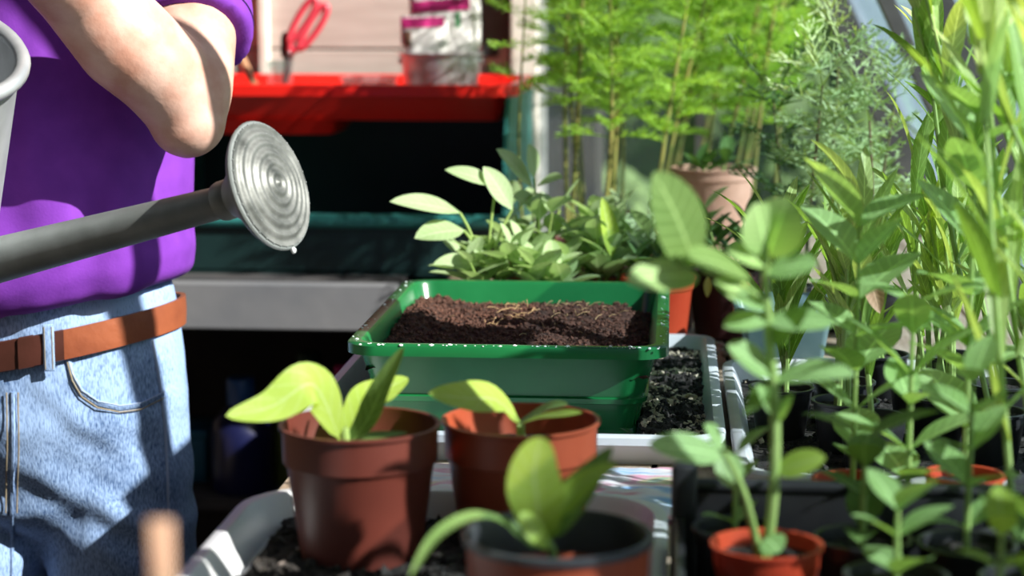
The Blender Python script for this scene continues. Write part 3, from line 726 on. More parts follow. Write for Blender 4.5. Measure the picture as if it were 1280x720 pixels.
def cosmos(label, base, H, lean, seed, group, leafm, stemm, pot=None, L=.11, w_=.0016, pairs=8, sub=3, z0=.25, step=.05, name='cosmos_plant', srad=.003, cat='plant', dens=1.0):
    r = random.Random(seed); o = thing(name, label, cat, base, group)
    lean = (min(lean[0], gx(BZ+H)-.05-base[0]), lean[1])
    if pot: pot_part(o, base, .036, .075, pot, rim=.014, n=22); disc_soil(o, V(base)+V((0, 0, .066)), .031)
    top = V(base)+V((lean[0], lean[1], H)); m_ = (V(base)+top)/2+V((r.uniform(-.015, .015), r.uniform(-.015, .015), 0))
    path = spline([V(base)+V((0, 0, .06 if pot else .0)), m_, top], 10)
    part('stem', MB().tube(path, resample([srad, srad*.85, srad*.45], len(path)), 6), stemm, o)
    mb = MB(); nn = max(3, int((H*(1-z0))/step)); a = r.uniform(0, 6)
    for i in range(nn+1):
        f = z0+(1-z0)*i/nn; p = path[min(len(path)-1, int(f*(len(path)-1)))]; a += PI/2+r.uniform(-.3, .3)
        den = (.45+.55*f)
        for s_ in (0, PI):
            if r.random() > dens: continue
            el = r.uniform(.15, .75) if f < .97 else r.uniform(.8, 1.3)
            fdv = V((math.cos(a+s_)*math.cos(el), math.sin(a+s_)*math.cos(el), math.sin(el))); fl_ = L*den*r.uniform(.75, 1.15)
            if p.x+fdv.x*fl_*1.25 > gx(p.z+fdv.z*fl_)-.035: fdv.x = -abs(fdv.x)
            if p.y+fdv.y*fl_*1.3 > WY-.03: fdv.y = -abs(fdv.y)
            frond(mb, p, fdv, fl_, r, w_, pairs, sub)
    tag(part('foliage', mb, leafm, o, 'all'), kind='stuff'); return o
rk = random.Random(5); n = 0
spots = [(-.185, 3.44), (-.175, 3.30), (-.165, 3.56), (-.12, 3.22), (-.11, 3.36), (-.11, 3.50), (-.115, 3.66), (-.04, 3.24), (-.035, 3.40), (-.03, 3.56), (-.04, 3.72), (.05, 3.50), (.045, 3.66), (.03, 3.80), (.11, 3.56), (.10, 3.72), (-.01, 3.92), (-.17, 3.76), (.19, 3.60), (-.10, 3.86), (.12, 3.88), (.14, 3.46)]
for (x, y) in spots:
    lean = (rk.uniform(-.03, .03) + (.10 if x > -.06 else .0), rk.uniform(-.04, .02))
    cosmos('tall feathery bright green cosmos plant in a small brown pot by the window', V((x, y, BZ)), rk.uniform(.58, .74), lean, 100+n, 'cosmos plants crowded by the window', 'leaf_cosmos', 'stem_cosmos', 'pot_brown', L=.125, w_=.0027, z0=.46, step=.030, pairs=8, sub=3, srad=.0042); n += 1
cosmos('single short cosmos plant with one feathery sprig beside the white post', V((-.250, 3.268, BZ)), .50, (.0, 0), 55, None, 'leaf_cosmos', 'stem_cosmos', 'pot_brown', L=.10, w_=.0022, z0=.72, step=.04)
# ferny plants, sharper and darker
for i, (px, Y, ht, ln, nm) in enumerate(((988, 2.90, .36, (-.03, 0), 'dark ferny plant with a bare brown stem beside the terracotta pot'),
        (1005, 2.79, .38, (.02, -.02), 'tallest silvery ferny plant with thread-like leaves'),
        (1074, 2.77, .33, (.01, 0), 'bushy ferny plant between the tall one and the glazing bar'),
        (1106, 2.86, .36, (.01, 0), 'ferny plant close under the glazed slope'),
        (1051, 2.925, .44, (-.01, -.02), 'ferny plant half hidden behind the tallest one'))):
    b = V((P(px, 300, Y).x, Y, BZ))
    cosmos(nm, b, ht, ln, 300+i, None, 'leaf_fern' if i else 'leaf_dark', 'stem_brown', 'pot_black', L=.115, w_=.0040, pairs=6, sub=2, z0=.40 if i else .55, step=.030, name='ferny_plant', srad=.0032)

# ---- tall narrow-leaved plants
def lance(label, base, H, lean, seed, group, potm='pot_black', nl=11, L=.13, W=.016, m='leaf_lance', pr=.036, phh=.06, stems=1, name='narrow_leaved_plant', up0=.25):
    r = random.Random(seed); o = thing(name, label, 'potted plant', base, group); base = V(base); lean = (min(lean[0], gx(base.z+H)-.06-base.x), lean[1])
    if potm: pot_part(o, base, pr, phh, potm, rim=.012, n=26); disc_soil(o, base+V((0, 0, phh-.008)), pr*.88, seed=seed)
    for s in range(stems):
        b = base+V((r.uniform(-.012, .012)*(stems > 1), r.uniform(-.012, .012)*(stems > 1), phh-.01)); tp = base+V((lean[0]+r.uniform(-.03, .03), lean[1]+r.uniform(-.03, .03), H*r.uniform(.85, 1)))
        md = (b+tp)/2+V((r.uniform(-.012, .012), r.uniform(-.012, .012), 0)); path = spline([b, md, tp], 10)
        part('stem', MB().tube(path, resample([.0034, .0030, .0016], len(path)), 7), 'stem', o); a = r.uniform(0, 6)
        for i in range(nl):
            f = up0+(1-up0)*i/(nl-1); p = path[min(len(path)-1, int(f*(len(path)-1)))]; a += 2.4+r.uniform(-.3, .3)
            el = r.uniform(.55, 1.15) + .25*f; LL = L*r.uniform(.7, 1.15)*(1-.3*f); d = V((math.cos(a)*math.cos(el), math.sin(a)*math.cos(el), math.sin(el)))
            if p.x+d.x*LL > gx(p.z+d.z*LL)-.025: d.x = min(-abs(d.x)*.8, (gx(p.z+d.z*LL)-.03-p.x)/LL)
            part('leaf', leaf_ab(p, p+d*LL, W*r.uniform(.8, 1.25), up=(-d.x*.6, -d.y*.6, 1), arch=r.uniform(.05, .22), fold=r.uniform(.15, .4), shape='lance', ns=8, twist=r.uniform(-.7, .7)), m if r.random() < .75 else 'leaf_lance_pale', o, 'all')
    return o
NL = 'tall plant with long narrow upright leaves in the black pots by the glass'
rl = random.Random(17)
k = 0
for (x, y, H) in ((.127, 2.16, .22), (.2150, 2.014, .30), (.345, 2.05, .50), (.42, 2.0, .52), (.49, 1.95, .44), (.20, 2.20, .22), (.29, 2.22, .36), (.38, 2.20, .50), (.47, 2.18, .46), (.26, 2.38, .20), (.35, 2.38, .24), (.44, 2.40, .28)):
    H = min(H, 1.46-BZ); xm = gx(BZ+H)-.03; lx = min(0, xm - x) + rl.uniform(-.02, .0)
    lance(NL, V((x, y, BZ+.006)), H, (lx, rl.uniform(-.05, .03)), 500+k, 'narrow-leaved plants in black pots by the glass', nl=11, L=.15, W=.020, stems=1 if k % 3 else 2); k += 1
# multi-stemmed clump, yellow-green stems fanning from the tray
for q, (px, py, lab) in enumerate(((1055, 566, 'clump of yellow-green stems fanning out from a black pot in the white tray'), (1175, 560, 'clump of thin stems with broad upright blades beside the red pots'))):
    b = G(px, py, BZ+.006); o = lance(lab, b, .26, (0, 0), 700+q, None, nl=5, L=.09, W=.018, stems=6, name='leafy_clump', up0=.45, m='leaf_lance_pale')

# ---- black crate with small pots in the foreground
ck = thing('plant_crate', 'black plastic carrying crate of small pots at the end of the bench', 'crate', (.26, 1.37, BZ))
CX0, CX1, CY0, CY1, CZ = .006, .508, 1.14, 1.60, .992
part('base', MB().box(((CX0+CX1)/2, (CY0+CY1)/2, BZ+.003), (CX1-CX0, CY1-CY0, .006)), 'pot_black', ck, False)
for (c, d) in ((((CX0+CX1)/2, CY1-.004, (BZ+CZ)/2), (CX1-CX0, .008, CZ-BZ)), (((CX0+CX1)/2, CY0+.004, (BZ+CZ)/2-.02), (CX1-CX0, .008, CZ-BZ-.04)), ((CX0+.004, (CY0+CY1)/2, (BZ+CZ)/2-.012), (.008, CY1-CY0-.016, CZ-BZ-.024)), ((CX1-.004, (CY0+CY1)/2, (BZ+CZ)/2-.012), (.008, CY1-CY0-.016, CZ-BZ-.024))):
    part('side', MB().box(c, d, bev=.002), 'pot_black', ck)
part('rim', MB().tube([(CX0+.012, CY1-.004, CZ), (CX1-.012, CY1-.004, CZ)], .0065, 10), 'pot_black', ck)
for (x, y) in ((CX0+.008, CY1-.006), (CX1-.008, CY1-.006), (CX0+.008, CY0+.008), (CX1-.008, CY0+.008)):
    part('corner_post', MB().box((x, y, BZ+.056), (.022, .022, .112), bev=.004), 'pot_black', ck)
# main broad-leaved plant in red pot inside the crate
mp = P(958, 678, 1.44); mb_ = V((mp.x, mp.y, BZ+.006)); hh = mp.z-BZ-.006
bp1 = thing('broad_leaved_plant', 'tall broad-leaved young plant in a red pot inside the black crate', 'potted plant', mb_)
pot_part(bp1, mb_, 140*1.44/FPX/2, hh, 'pot_red', rim=.018); disc_soil(bp1, mb_+V((0, 0, hh-.012)), .037)
YM = 1.43
part('stem', MB().bez([mb_+V((0, 0, hh-.015)), P(968, 600, YM), P(968, 500, YM), P(960, 400, YM), P(957, 320, YM), P(962, 280, YM)], [.0042, .0042, .004, .0036, .003, .002], 8, k=5), 'stem', bp1)
part('stem', MB().bez([mb_+V((-.004, -.004, hh-.014)), P(930, 618, YM-.01), P(905, 565, YM-.02)], [.0035, .003, .002], 8), 'stem', bp1)
part('stem', MB().bez([P(958, 380, YM), P(920, 352, YM-.02), P(880, 338, YM-.04)], [.0026, .0022, .0018], 8), 'stem', bp1)
for (a, b, wp, m, kw) in (
    ((960, 320), (986, 248), 66, 'leaf_broad', dict(up=(-.2, -.9, .4))), ((957, 318), (945, 254), 54, 'leaf_broad', dict(up=(.3, -.9, .3))), ((958, 330), (908, 312), 40, 'leaf_broad', {}), ((960, 340), (1022, 330), 44, 'leaf_broad', {}),
    ((958, 385), (893, 352), 44, 'leaf_broad', {}), ((960, 400), (905, 408), 34, 'leaf_broad', {}), ((960, 402), (1042, 405), 40, 'leaf_broad', {}), ((964, 430), (1010, 384), 36, 'leaf_dull', {}),
    ((966, 470), (910, 432), 44, 'leaf_broad', {}), ((968, 476), (1068, 468), 36, 'leaf_broad', dict(arch=.22)), ((966, 478), (930, 520), 24, 'leaf_dull', {}), ((968, 520), (945, 480), 20, 'leaf_broad', {}), ((968, 530), (992, 492), 18, 'leaf_broad', {}),
    ((892, 340), (858, 330), 56, 'leaf_dull', {}), ((935, 345), (862, 322), 58, 'leaf_dull', {}), ((868, 332), (818, 216), 66, 'leaf_dull', dict(up=(.5, -.85, .1))), ((872, 345), (784, 352), 46, 'leaf_broad', dict(up=(0, -.75, .6))),
    ((902, 570), (812, 556), 38, 'leaf_broad', dict(up=(0, -.8, .6))), ((905, 566), (918, 610), 34, 'leaf_broad', {}), ((905, 562), (880, 530), 30, 'leaf_broad', {}), ((958, 672), (975, 690), 34, 'leaf_broad', dict(up=(0, -.7, .7), shape='cot')), ((970, 590), (1032, 572), 34, 'leaf_seedling', dict(up=(0, -.7, .7)))):
    d = dict(arch=.1, fold=.12, shape='cot' if wp > 32 else 'ovate'); d.update(kw); leafpx(bp1, a, b, wp*1.12, YM-.02 if b[0] < 870 else YM, (YM-.06 if b[0] < 870 else YM-.01), m, **d)
# second, smaller broad-leaved seedlings in the crate, and small red pots behind it
def seedling(label, base, r_, h, potm, H, seed, group=None, nl=8, L=.05, m='leaf_broad', shape='ovate', wr_=.55, lean=(0, 0)):
    r = random.Random(seed); base = V(base); o = thing('broad_leaved_seedling', label, 'potted plant', base, group)
    pot_part(o, base, r_, h, potm, rim=.014, n=28); disc_soil(o, base+V((0, 0, h-.01)), r_*.9, seed=seed)
    path = spline([base+V((0, 0, h-.012)), base+V((lean[0]*.4, lean[1]*.4, h+(H-h)*.5)), base+V((lean[0], lean[1], H))], 8)
    part('stem', MB().tube(path, resample([.003, .0025, .0016], len(path)), 7), 'stem', o); a = r.uniform(0, 6)
    for i in range(nl):
        f = .2+.8*(i//2)/max(1, (nl-1)//2); p = path[min(len(path)-1, int(f*(len(path)-1)))]
        if i % 2 == 0: a += PI/2+r.uniform(-.3, .3)
        aa = a+PI*(i % 2); el = r.uniform(.0, .6)+.3*f; LL = L*r.uniform(.75, 1.15); d = V((math.cos(aa)*math.cos(el), math.sin(aa)*math.cos(el), math.sin(el)))
        part('leaf', leaf_ab(p, p+d*LL, LL*wr_, arch=.12, fold=.2, shape=shape, ns=8), m, o, 'all')
    return o
def onbench(px, py, Y, z=BZ+.0): c = P(px, py, Y); return V((c.x, Y, z))
seedling('leafy seedling in a scratched red pot just behind the black crate', onbench(1066, 600, 1.72), .036, .070, 'pot_red', .30, 31, None, 14, .078)
seedling('shorter seedling in a red pot wedged between two other red pots', onbench(1135, 606, 1.655), .034, .066, 'pot_red', .24, 32, None, 12, .072)
seedling('tall seedling in a red pot close to the glass behind the crate', onbench(1205, 600, 1.74), .036, .072, 'pot_red', .40, 33, None, 16, .085)
for i, (x, y) in enumerate(((.155, 1.50), (.235, 1.49), (.33, 1.48), (.17, 1.40), (.27, 1.40), (.41, 1.49))):
    H = (.15, .20, .17, .12, .11, .20)[i]
    seedling('broad-leaved seedling in a small black pot inside the black crate', V((x, y, BZ+.006)), .038, .072, 'pot_black', H, 40+i, 'seedlings in black pots in the crate', (8, 10, 8, 6, 6, 8)[i], .056, 'leaf_broad' if i % 2 else 'leaf_dull')
seedling('seedling with round pale leaves in a red pot at the near edge of the crate', onbench(1250, 715, 1.30, BZ+.006), .036, .075, 'pot_red', .13, 61, None, 6, .04, 'leaf_seedling')
seedling('low seedling with small round leaves in the corner of the crate', V((.055, 1.53, BZ+.006)), .034, .070, 'pot_black', .13, 62, None, 6, .034)
# tall near plants on the right
for i, (x, y, H, ln) in enumerate(((.285, 1.556, .50, (-.01, .02)), (.365, 1.557, .54, (-.02, .02)), (.43, 1.645, .52, (-.08, .02)), (.34, 1.74, .50, (0, 0)), (.42, 1.74, .50, (-.06, 0)))):
    lance('tall near plant with long pale strap leaves growing up before the glass', V((x, y, BZ+.006)), H, ln, 800+i, 'strap-leaved plants at the glass end of the bench', 'pot_black', 9, .19, .021, 'leaf_lance_pale' if i % 2 else 'leaf_lance', pr=.03)
# more plants in the crate, added out of view to shade the brown pots
for i, (x, y, H, ln) in enumerate(((.28, 1.19, .38, (0, 0)), (.36, 1.19, .42, (-.04, 0)), (.38, 1.42, .52, (-.03, .02)), (.455, 1.40, .48, (-.08, .02)))):
    lance('bushy tall plant with wide strap leaves, added out of view in the crate for shade', V((x, y, BZ+.006)), H, (ln[0], ln[1]), 900+i, 'bushy plants added in the crate to shade the brown pots', 'pot_black', 22, .13, .040, 'leaf_lance', pr=.034)
# fallen dry leaf among the stems, plant label
dl = thing('dry_leaf', 'single dry brown-pink leaf caught among the green stems', 'leaf', P(1098, 385, 1.95))
part('blade', leaf_ab(P(1085, 340, 1.95), P(1100, 392, 1.94), 24*1.95/FPX, up=(0, -1, .2), fold=.5, shape='oval'), 'leaf_dry', dl, 'all')
lb = P(200, 650, .80); lp = V((lb.x, .80, BZ)); o = thing('plant_pot', 'brown pot of bare soil at the very end of the bench', 'pot', lp)
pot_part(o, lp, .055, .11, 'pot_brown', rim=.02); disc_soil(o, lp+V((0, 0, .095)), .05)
mb = MB().box((lb.x, .80, (lb.z+BZ+.07)/2), (.011, .0015, lb.z-BZ-.07), bev=.0005)
single('plant_label', mb, 'label_peach', 'peach plastic plant label stuck upright in the pot of bare soil', 'label', loc=(lb.x, .80, BZ+.07))

# ------------------------------------------------------------------ potting table at the back left
pt = thing('potting_table', 'dark potting table with a pale grey front rail under the red tray', 'table', (-1.1, 3.75, 0))
TX0, TX1 = -1.75, P(478, 360, 3.36).x+.03
part('top', MB().box(((TX0+TX1)/2, 3.77, BZ-.012), (TX1-TX0, .80, .024)), 'dark_boards', pt, False)
part('front_rail', MB().box(((TX0+TX1)/2, 3.352, BZ-.042), (TX1-TX0, .03, .084), bev=.003), 'grey_board', pt, False)
for x in (TX0+.04, TX1-.03):
    for y in (3.42, 4.12): part('leg', MB().box((x, y, (BZ-.026)/2), (.045, .045, BZ-.026)), 'grey_board', pt, False)
part('lower_shelf', MB().box(((TX0+TX1)/2, 3.78, .47), (TX1-TX0-.06, .72, .02)), 'dark_boards', pt, False)
part('added_dark_back', MB().box(((TX0+TX1)/2, 4.165, .45), (TX1-TX0, .02, .86)), 'dark_boards', pt, False)  # dark panels here and at the end, added so the under-table shade stays black
part('added_dark_end', MB().box((TX1-.008, 3.79, .45), (.012, .72, .86)), 'dark_boards', pt, False)
# potting tidy: three high sides and a low front lip
ty = thing('potting_tidy', 'dark green three-sided potting tray with a low front lip coloured as lit', 'tray', (-.6, 3.75, BZ))
KX0, KX1, KY0, KY1 = P(150, 280, 3.5).x, P(641, 200, 3.6).x, 3.46, 4.13
KS = P(500, 106, 3.60).z - .0215            # side walls reach the underside of the red tray's lip
part('base', MB().box(((KX0+KX1)/2, (KY0+KY1)/2, BZ+.004), (KX1-KX0, KY1-KY0, .008)), 'tidy_green', ty, False)
part('front_wall', MB().box(((KX0+KX1)/2, KY0+.003, BZ+.05), (KX1-KX0, .006, .09)), 'tidy_green', ty, False)
part('front_lip', MB().tube([(KX0, KY0, 1.0), (KX1, KY0, 1.0)], .0135, 12), 'tidy_green_lit', ty)
part('back_wall', MB().box(((KX0+KX1)/2, KY1-.004, (BZ+KS)/2), (KX1-KX0, .008, KS-BZ)), 'tidy_green', ty, False)
for x, s_ in ((KX0+.004, -1), (KX1-.004, 1)):
    mb = MB(); prof = [(KY0, BZ), (KY0, 1.0), (KY0+.02, 1.12), (KY0+.05, 1.175), (KY0+.08, KS), (KY1, KS), (KY1, BZ)]
    n = len(prof); mb.add([(x-.004, a, b) for a, b in prof]+[(x+.004, a, b) for a, b in prof], [tuple(range(n)), tuple(range(2*n-1, n-1, -1))]+[(i, (i+1) % n, n+(i+1) % n, n+i) for i in range(n)])
    part('side_wall', mb, 'tidy_green_lit', ty, False)
# red tray lying across the tidy
rt = thing('red_tray', 'bright red plastic tray resting on top of the dark green potting tray', 'tray', (-.6, 3.8, KS))
RX0, RX1, RY0, RY1, RT, RB = KX0-.004, P(640, 120, 3.62).x+.008, 3.60, 4.12, P(500, 106, 3.60).z, 1.191
def red_tray():
    mb = tray_mesh(RX0, RX1, RY0, RY1, RB-.018, RT, .02, .014, .035, wall=.004, lipdrop=.022); return mb
part('shell', red_tray(), 'red_plastic', rt)
xa, xb = RX0+.02, P(418, 150, 3.62).x
# deep left well that hangs between the side walls of the tidy
part('deep_well', MB().loft([rrect((max(KX0+.012, xa)+xb)/2, 3.75, (xb-max(KX0+.012, xa))/2-.01, .11, .03, P(360, 168, 3.64).z), rrect((max(KX0+.012, xa)+xb)/2, 3.75, (xb-max(KX0+.012, xa))/2, .125, .035, RB-.0165)]), 'red_plastic', rt)
RBT = RB-.014                                # tray's inner floor
# bucket of packets
Ybk = 3.80; c = P(551, 66, Ybk); rb_ = 103*Ybk/FPX/2
bk = thing('zinc_bucket', 'small galvanised bucket standing in the red tray holding white packets', 'bucket', V((c.x, Ybk, RBT)))
hb = c.z-RBT
mb = MB().lathe([(rb_*.62, 0), (rb_*.82, .001), (rb_*.97, hb-.004), (rb_+.003, hb-.003), (rb_+.004, hb), (rb_, hb+.002), (rb_*.96, hb-.004), (rb_*.80, .005), (0, .005)], 40, Matrix.Translation(bk.location)); part('body', mb, 'bucket_zinc', bk)
for s_ in (-1, 1): part('handle_lug', MB().ball(bk.location+V((s_*rb_*.985, 0, hb-.015)), .008, sub=2, sc=(.5, 1, 1)), 'bucket_zinc', bk)
part('handle', MB().tube([bk.location+V((math.cos(a)*rb_*1.03, rb_*1.03*math.sin(a), hb-.015-.012*math.sin(a))) for a in [PI*i/16 for i in range(17)]], .0022, 6), 'steel', bk)
BKX, BKY = bk.location.x, bk.location.y
def tuck(p):                                 # a packet gives way to the bucket's wall
    ri = rb_*(.80+.15*min(1, max(0, (p.z-RBT)/hb)))-.004; d = math.hypot(p.x-BKX, p.y-BKY)
    if p.z < RBT+hb+.012 and d > ri: p.x = BKX+(p.x-BKX)*ri/d; p.y = BKY+(p.y-BKY)*ri/d
    return p
def packet(label, x0, x1, z0, z1, y, th, tilt, seed):
    cx = (x0+x1)/2; o = thing('seed_packet', label, 'packet', V((cx, y, z0)))
    def surf(u, v, sgn): return V((cx+u*(x1-x0)/2, y+sgn*(.002+th*(1-u**4)*(1-v**6)*.5)+.003*noise.noise(V((u*2, v*2, seed))), z0+(z1-z0)*(v+1)/2))
    def front(x, z): return surf(max(-1, min(1, (x-cx)*2/(x1-x0))), max(-1, min(1, (z-z0)*2/(z1-z0)-1)), -1).y
    vs = []; fs = []; nx, nz = 10, 24
    for sgn in (-1, 1):
        for j in range(nz+1):
            for i in range(nx+1): vs.append(tuck(surf(i/nx*2-1, j/nz*2-1, sgn)))
    n1 = (nx+1)*(nz+1)
    for j in range(nz):
        for i in range(nx):
            a = j*(nx+1)+i; f = (a, a+1, a+nx+2, a+nx+1); fs.append(f); fs.append(tuple(n1+q for q in f[::-1]))
    for i in range(nx): fs.append((i+1, i, n1+i, n1+i+1)); a = nz*(nx+1)+i; fs.append((a, a+1, n1+a+1, n1+a))
    for j in range(nz): a = j*(nx+1); fs.append((a, a+nx+1, n1+a+nx+1, n1+a)); a += nx; fs.append((a+nx+1, a, n1+a, n1+a+nx+1))
    part('body', MB().add(vs, fs), 'bag_white', o, 'all'); return o, front, (x0, x1), 0
def px_x(px, Y): return P(px, 30, Y).x
def patch(o, fr, x0, x1, z0, z1, m, sl=0, name='printed_band'):   # print that follows the packet's front
    nx, nz = 12, 5; vs = []
    for j in range(nz+1):
        for i in range(nx+1):
            x = x0+(x1-x0)*i/nx; z = z0+(z1-z0)*j/nz+sl*i/nx; vs.append(V((x, fr(x, z)-.0012, z)))
    part(name, MB().add(vs, [(j*(nx+1)+i, j*(nx+1)+i+1, (j+1)*(nx+1)+i+1, (j+1)*(nx+1)+i) for j in range(nz) for i in range(nx)]), m, o, 'all')
Yp = 3.765
pk1, f1, _, _ = packet('short white seed packet with a magenta band and small brown picture', px_x(501, Yp), px_x(560, Yp), RBT+.045, P(520, 20, Yp).z, Yp, .018, .0, 1)
patch(pk1, f1, px_x(501.5, Yp), px_x(556, Yp), P(520, 35, Yp).z, P(520, 22.5, Yp).z, 'magenta', .003); patch(pk1, f1, px_x(505, Yp), px_x(515, Yp), P(510, 58, Yp).z, P(510, 39, Yp).z, 'brown_print', name='printed_picture')
Yq = 3.80
pk2, f2, _, _ = packet('tall white seed packet with a magenta top band and green mark', px_x(512, Yq), px_x(601, Yq), RBT+.03, P(550, -25, Yq).z, Yq, .022, .0, 2)
patch(pk2, f2, px_x(516, Yq), px_x(588, Yq), P(520, 17, Yq).z, P(520, 2, Yq).z, 'magenta', .008); patch(pk2, f2, px_x(571, Yq), px_x(576, Yq), P(573, 34, Yq).z, P(573, 15, Yq).z, 'green_print', name='printed_mark')
pk3, _, _, _ = packet('plain white packet standing behind the other packets in the bucket', px_x(530, 3.835), px_x(600, 3.835), RBT+.03, P(550, -40, 3.835).z, 3.838, .012, .0, 3)
# jar with tools
Yj = 3.80; jc = P(350, 78, Yj); jr = 16*Yj/FPX; jh = jc.z-RBT+.004
jr_ = thing('glass_jar', 'clear glass tumbler of tools standing in the red tray', 'jar', V((jc.x, Yj, RBT)))
part('glass', MB().lathe([(0, 0), (jr*.85, 0), (jr, .006), (jr*1.05, jh), (jr*.98, jh), (jr*.9, .008), (0, .008)], 28, Matrix.Translation(jr_.location)), 'jar_glass', jr_)
sc = thing('scissors', 'pair of red-handled scissors standing handles up in the glass tumbler', 'scissors', V((jc.x, Yj, RBT+.01)))
j0 = V((jc.x-.004, Yj, RBT+.012)); j1 = P(362, 66, Yj-.01); jdir = (P(404, -2, Yj-.01)-j1).normalized()
def blade(off): return MB().tube([j0+off, j1+off, j1+jdir*.02], [.001, .0055, .005], 8, flat=.35)
part('blade', blade(V((0, -.001, 0))), 'steel', sc); part('blade', blade(V((.004, .002, 0))), 'steel', sc)
for (sd_, ww) in ((-1, 0), (1, 1)):
    nx_ = V((jdir.z, 0, -jdir.x)); cen = j1+jdir*.068+nx_*sd_*.0125
    loop = [cen+jdir*.050*math.cos(a)+nx_*.0105*math.sin(a)*(1+.2*math.cos(a)) for a in [2*PI*i/28 for i in range(28)]]
    part('handle', MB().tube(loop, .0072, 8, closed=True), 'scissor_red', sc)
    part('shank', MB().tube([j1, cen-jdir*.046], [.006, .0075], 8), 'scissor_red', sc)
part('pivot', MB().ball(j1+V((0, -.005, 0)), .004, sub=2), 'bolt', sc)
kn = thing('hand_tool', 'small tool with a black handle leaning in the glass tumbler', 'tool', V((jc.x, Yj, RBT+.01)))
a_, b_ = V((jc.x+.004, Yj+.008, RBT+.012)), P(356, 72, Yj+.012); part('shaft', MB().tube([a_, b_], .0025, 8), 'steel', kn)
c_ = P(357, 40, Yj+.014); part('handle', MB().tube([b_, b_+(c_-b_)*.2, b_+(c_-b_)*.8, c_], [.006, .009, .009, .005], 10), 'black_plastic', kn)
db0 = V((P(334, 112, 3.72).x, 3.72, RBT+.007)); dtop = P(262, -6, WY-.016)
db = thing('wooden_dibber', 'long brown wooden stick standing in the red tray and leaning on the wall', 'tool', db0)
part('shaft', MB().tube([db0, db0+(dtop-db0)*.15, db0+(dtop-db0)*.5, dtop], [.006, .0085, .0095, .0085], 10), 'wood_handle', db)
Yc = 3.72; cb = thing('clear_box', 'shallow clear pinkish plastic box lid in the red tray', 'box', V((P(462, 100, Yc).x, Yc, RT-.02)))
part('shell', tray_mesh(P(428, 100, Yc).x, P(496, 100, Yc).x, Yc-.05, Yc+.05, RBT, P(462, 95, Yc).z, .004, .005, .012, wall=.002), 'clear_plastic', cb)
# dark board with a pink card on the wall
nb = thing('notice_board', 'dark board on the wall with a pink card clipped to it', 'board', P(612, 60, WY-.012))
X0, X1 = P(584, 50, WY).x, P(638, 50, WY).x
part('backing', MB().box(((X0+X1)/2, WY-.008, (P(600, -60, WY).z+P(600, 118, WY).z)/2), (X1-X0, .014, P(600, -60, WY).z-P(600, 118, WY).z)), 'board_dark', nb, False)
cx0, cx1 = P(597, 50, WY).x, P(636, 50, WY).x
cdp = part('card', MB().box(((cx0+cx1)/2, WY-.0165, (P(600, 55, WY).z+P(600, 112, WY).z)/2), (cx1-cx0, .003, P(600, 55, WY).z-P(600, 112, WY).z)), 'pink_card', nb, False)
part('clip', MB().box((P(614, 62, WY).x, WY-.022, P(614, 63, WY).z), (.036, .008, .026)), 'black_plastic', nb, False)
scr = [P(602, 86, WY-.02), P(606, 80, WY-.02), P(609, 92, WY-.02), P(613, 82, WY-.02), P(617, 92, WY-.02), P(621, 80, WY-.02), P(625, 90, WY-.02), P(629, 80, WY-.02)]
mb = MB().tube(spline(scr, 4), .0011, 5); mb.tube([P(604, 101, WY-.02), P(618, 102, WY-.02)], .0011, 5); part('handwriting', mb, 'ink', nb)
# things under the table on its lower shelf
SZ = .48
def bottle(px, pyb, pyt, Y, wpx, label, m, mc):
    c = P(px, pyb, Y); w_ = wpx*Y/FPX/2; h = P(px, pyt, Y).z-SZ; o = thing('spray_bottle', label, 'bottle', V((c.x, Y, SZ)))
    part('body', MB().lathe([(0, 0), (w_*.92, 0), (w_, .008), (w_, h*.50), (w_*.9, h*.62), (w_*.5, h*.74), (w_*.42, h*.78), (0, h*.78)], 32, Matrix.Translation(o.location)), m, o)
    part('cap', MB().lathe([(0, h*.77), (w_*.45, h*.77), (w_*.45, h*.98), (w_*.40, h), (0, h)], 24, Matrix.Translation(o.location)), mc, o); return o
bottle(305, 665, 472, 3.50, 82, 'navy blue plastic bottle with a blue cap on the lower shelf', 'bottle_navy', 'bottle_cap')
bottle(390, 640, 440, 3.70, 72, 'dark green plastic bottle behind the navy one on the lower shelf', 'dark_green', 'dark_green')
c = P(358, 600, 3.55); single('carton', MB().box((c.x+.01, 3.56, SZ+.07), (.055, .05, .14), bev=.003), 'olive', 'slim olive green carton beside the navy bottle', 'carton', loc=(c.x, 3.56, SZ))
c = P(231, 600, 3.60); tb = thing('storage_box', 'small teal plastic box under the potting table', 'box', V((c.x, 3.60, SZ)))
part('body', MB().box((c.x, 3.60, SZ+.045), (.12, .12, .09), bev=.006), 'teal_box', tb); part('lid', MB().box((c.x, 3.60, SZ+.096), (.128, .128, .014), bev=.004), 'teal_box', tb)
c = P(418, 480, 3.60); single('tin', MB().lathe([(0, 0), (.03, 0), (.03, .22), (.027, .224), (0, .224)], 28, Matrix.Translation(V((c.x+.03, 3.60, SZ)))), 'magenta', 'tall magenta tin at the end of the lower shelf', 'tin', loc=(c.x+.03, 3.60, SZ))

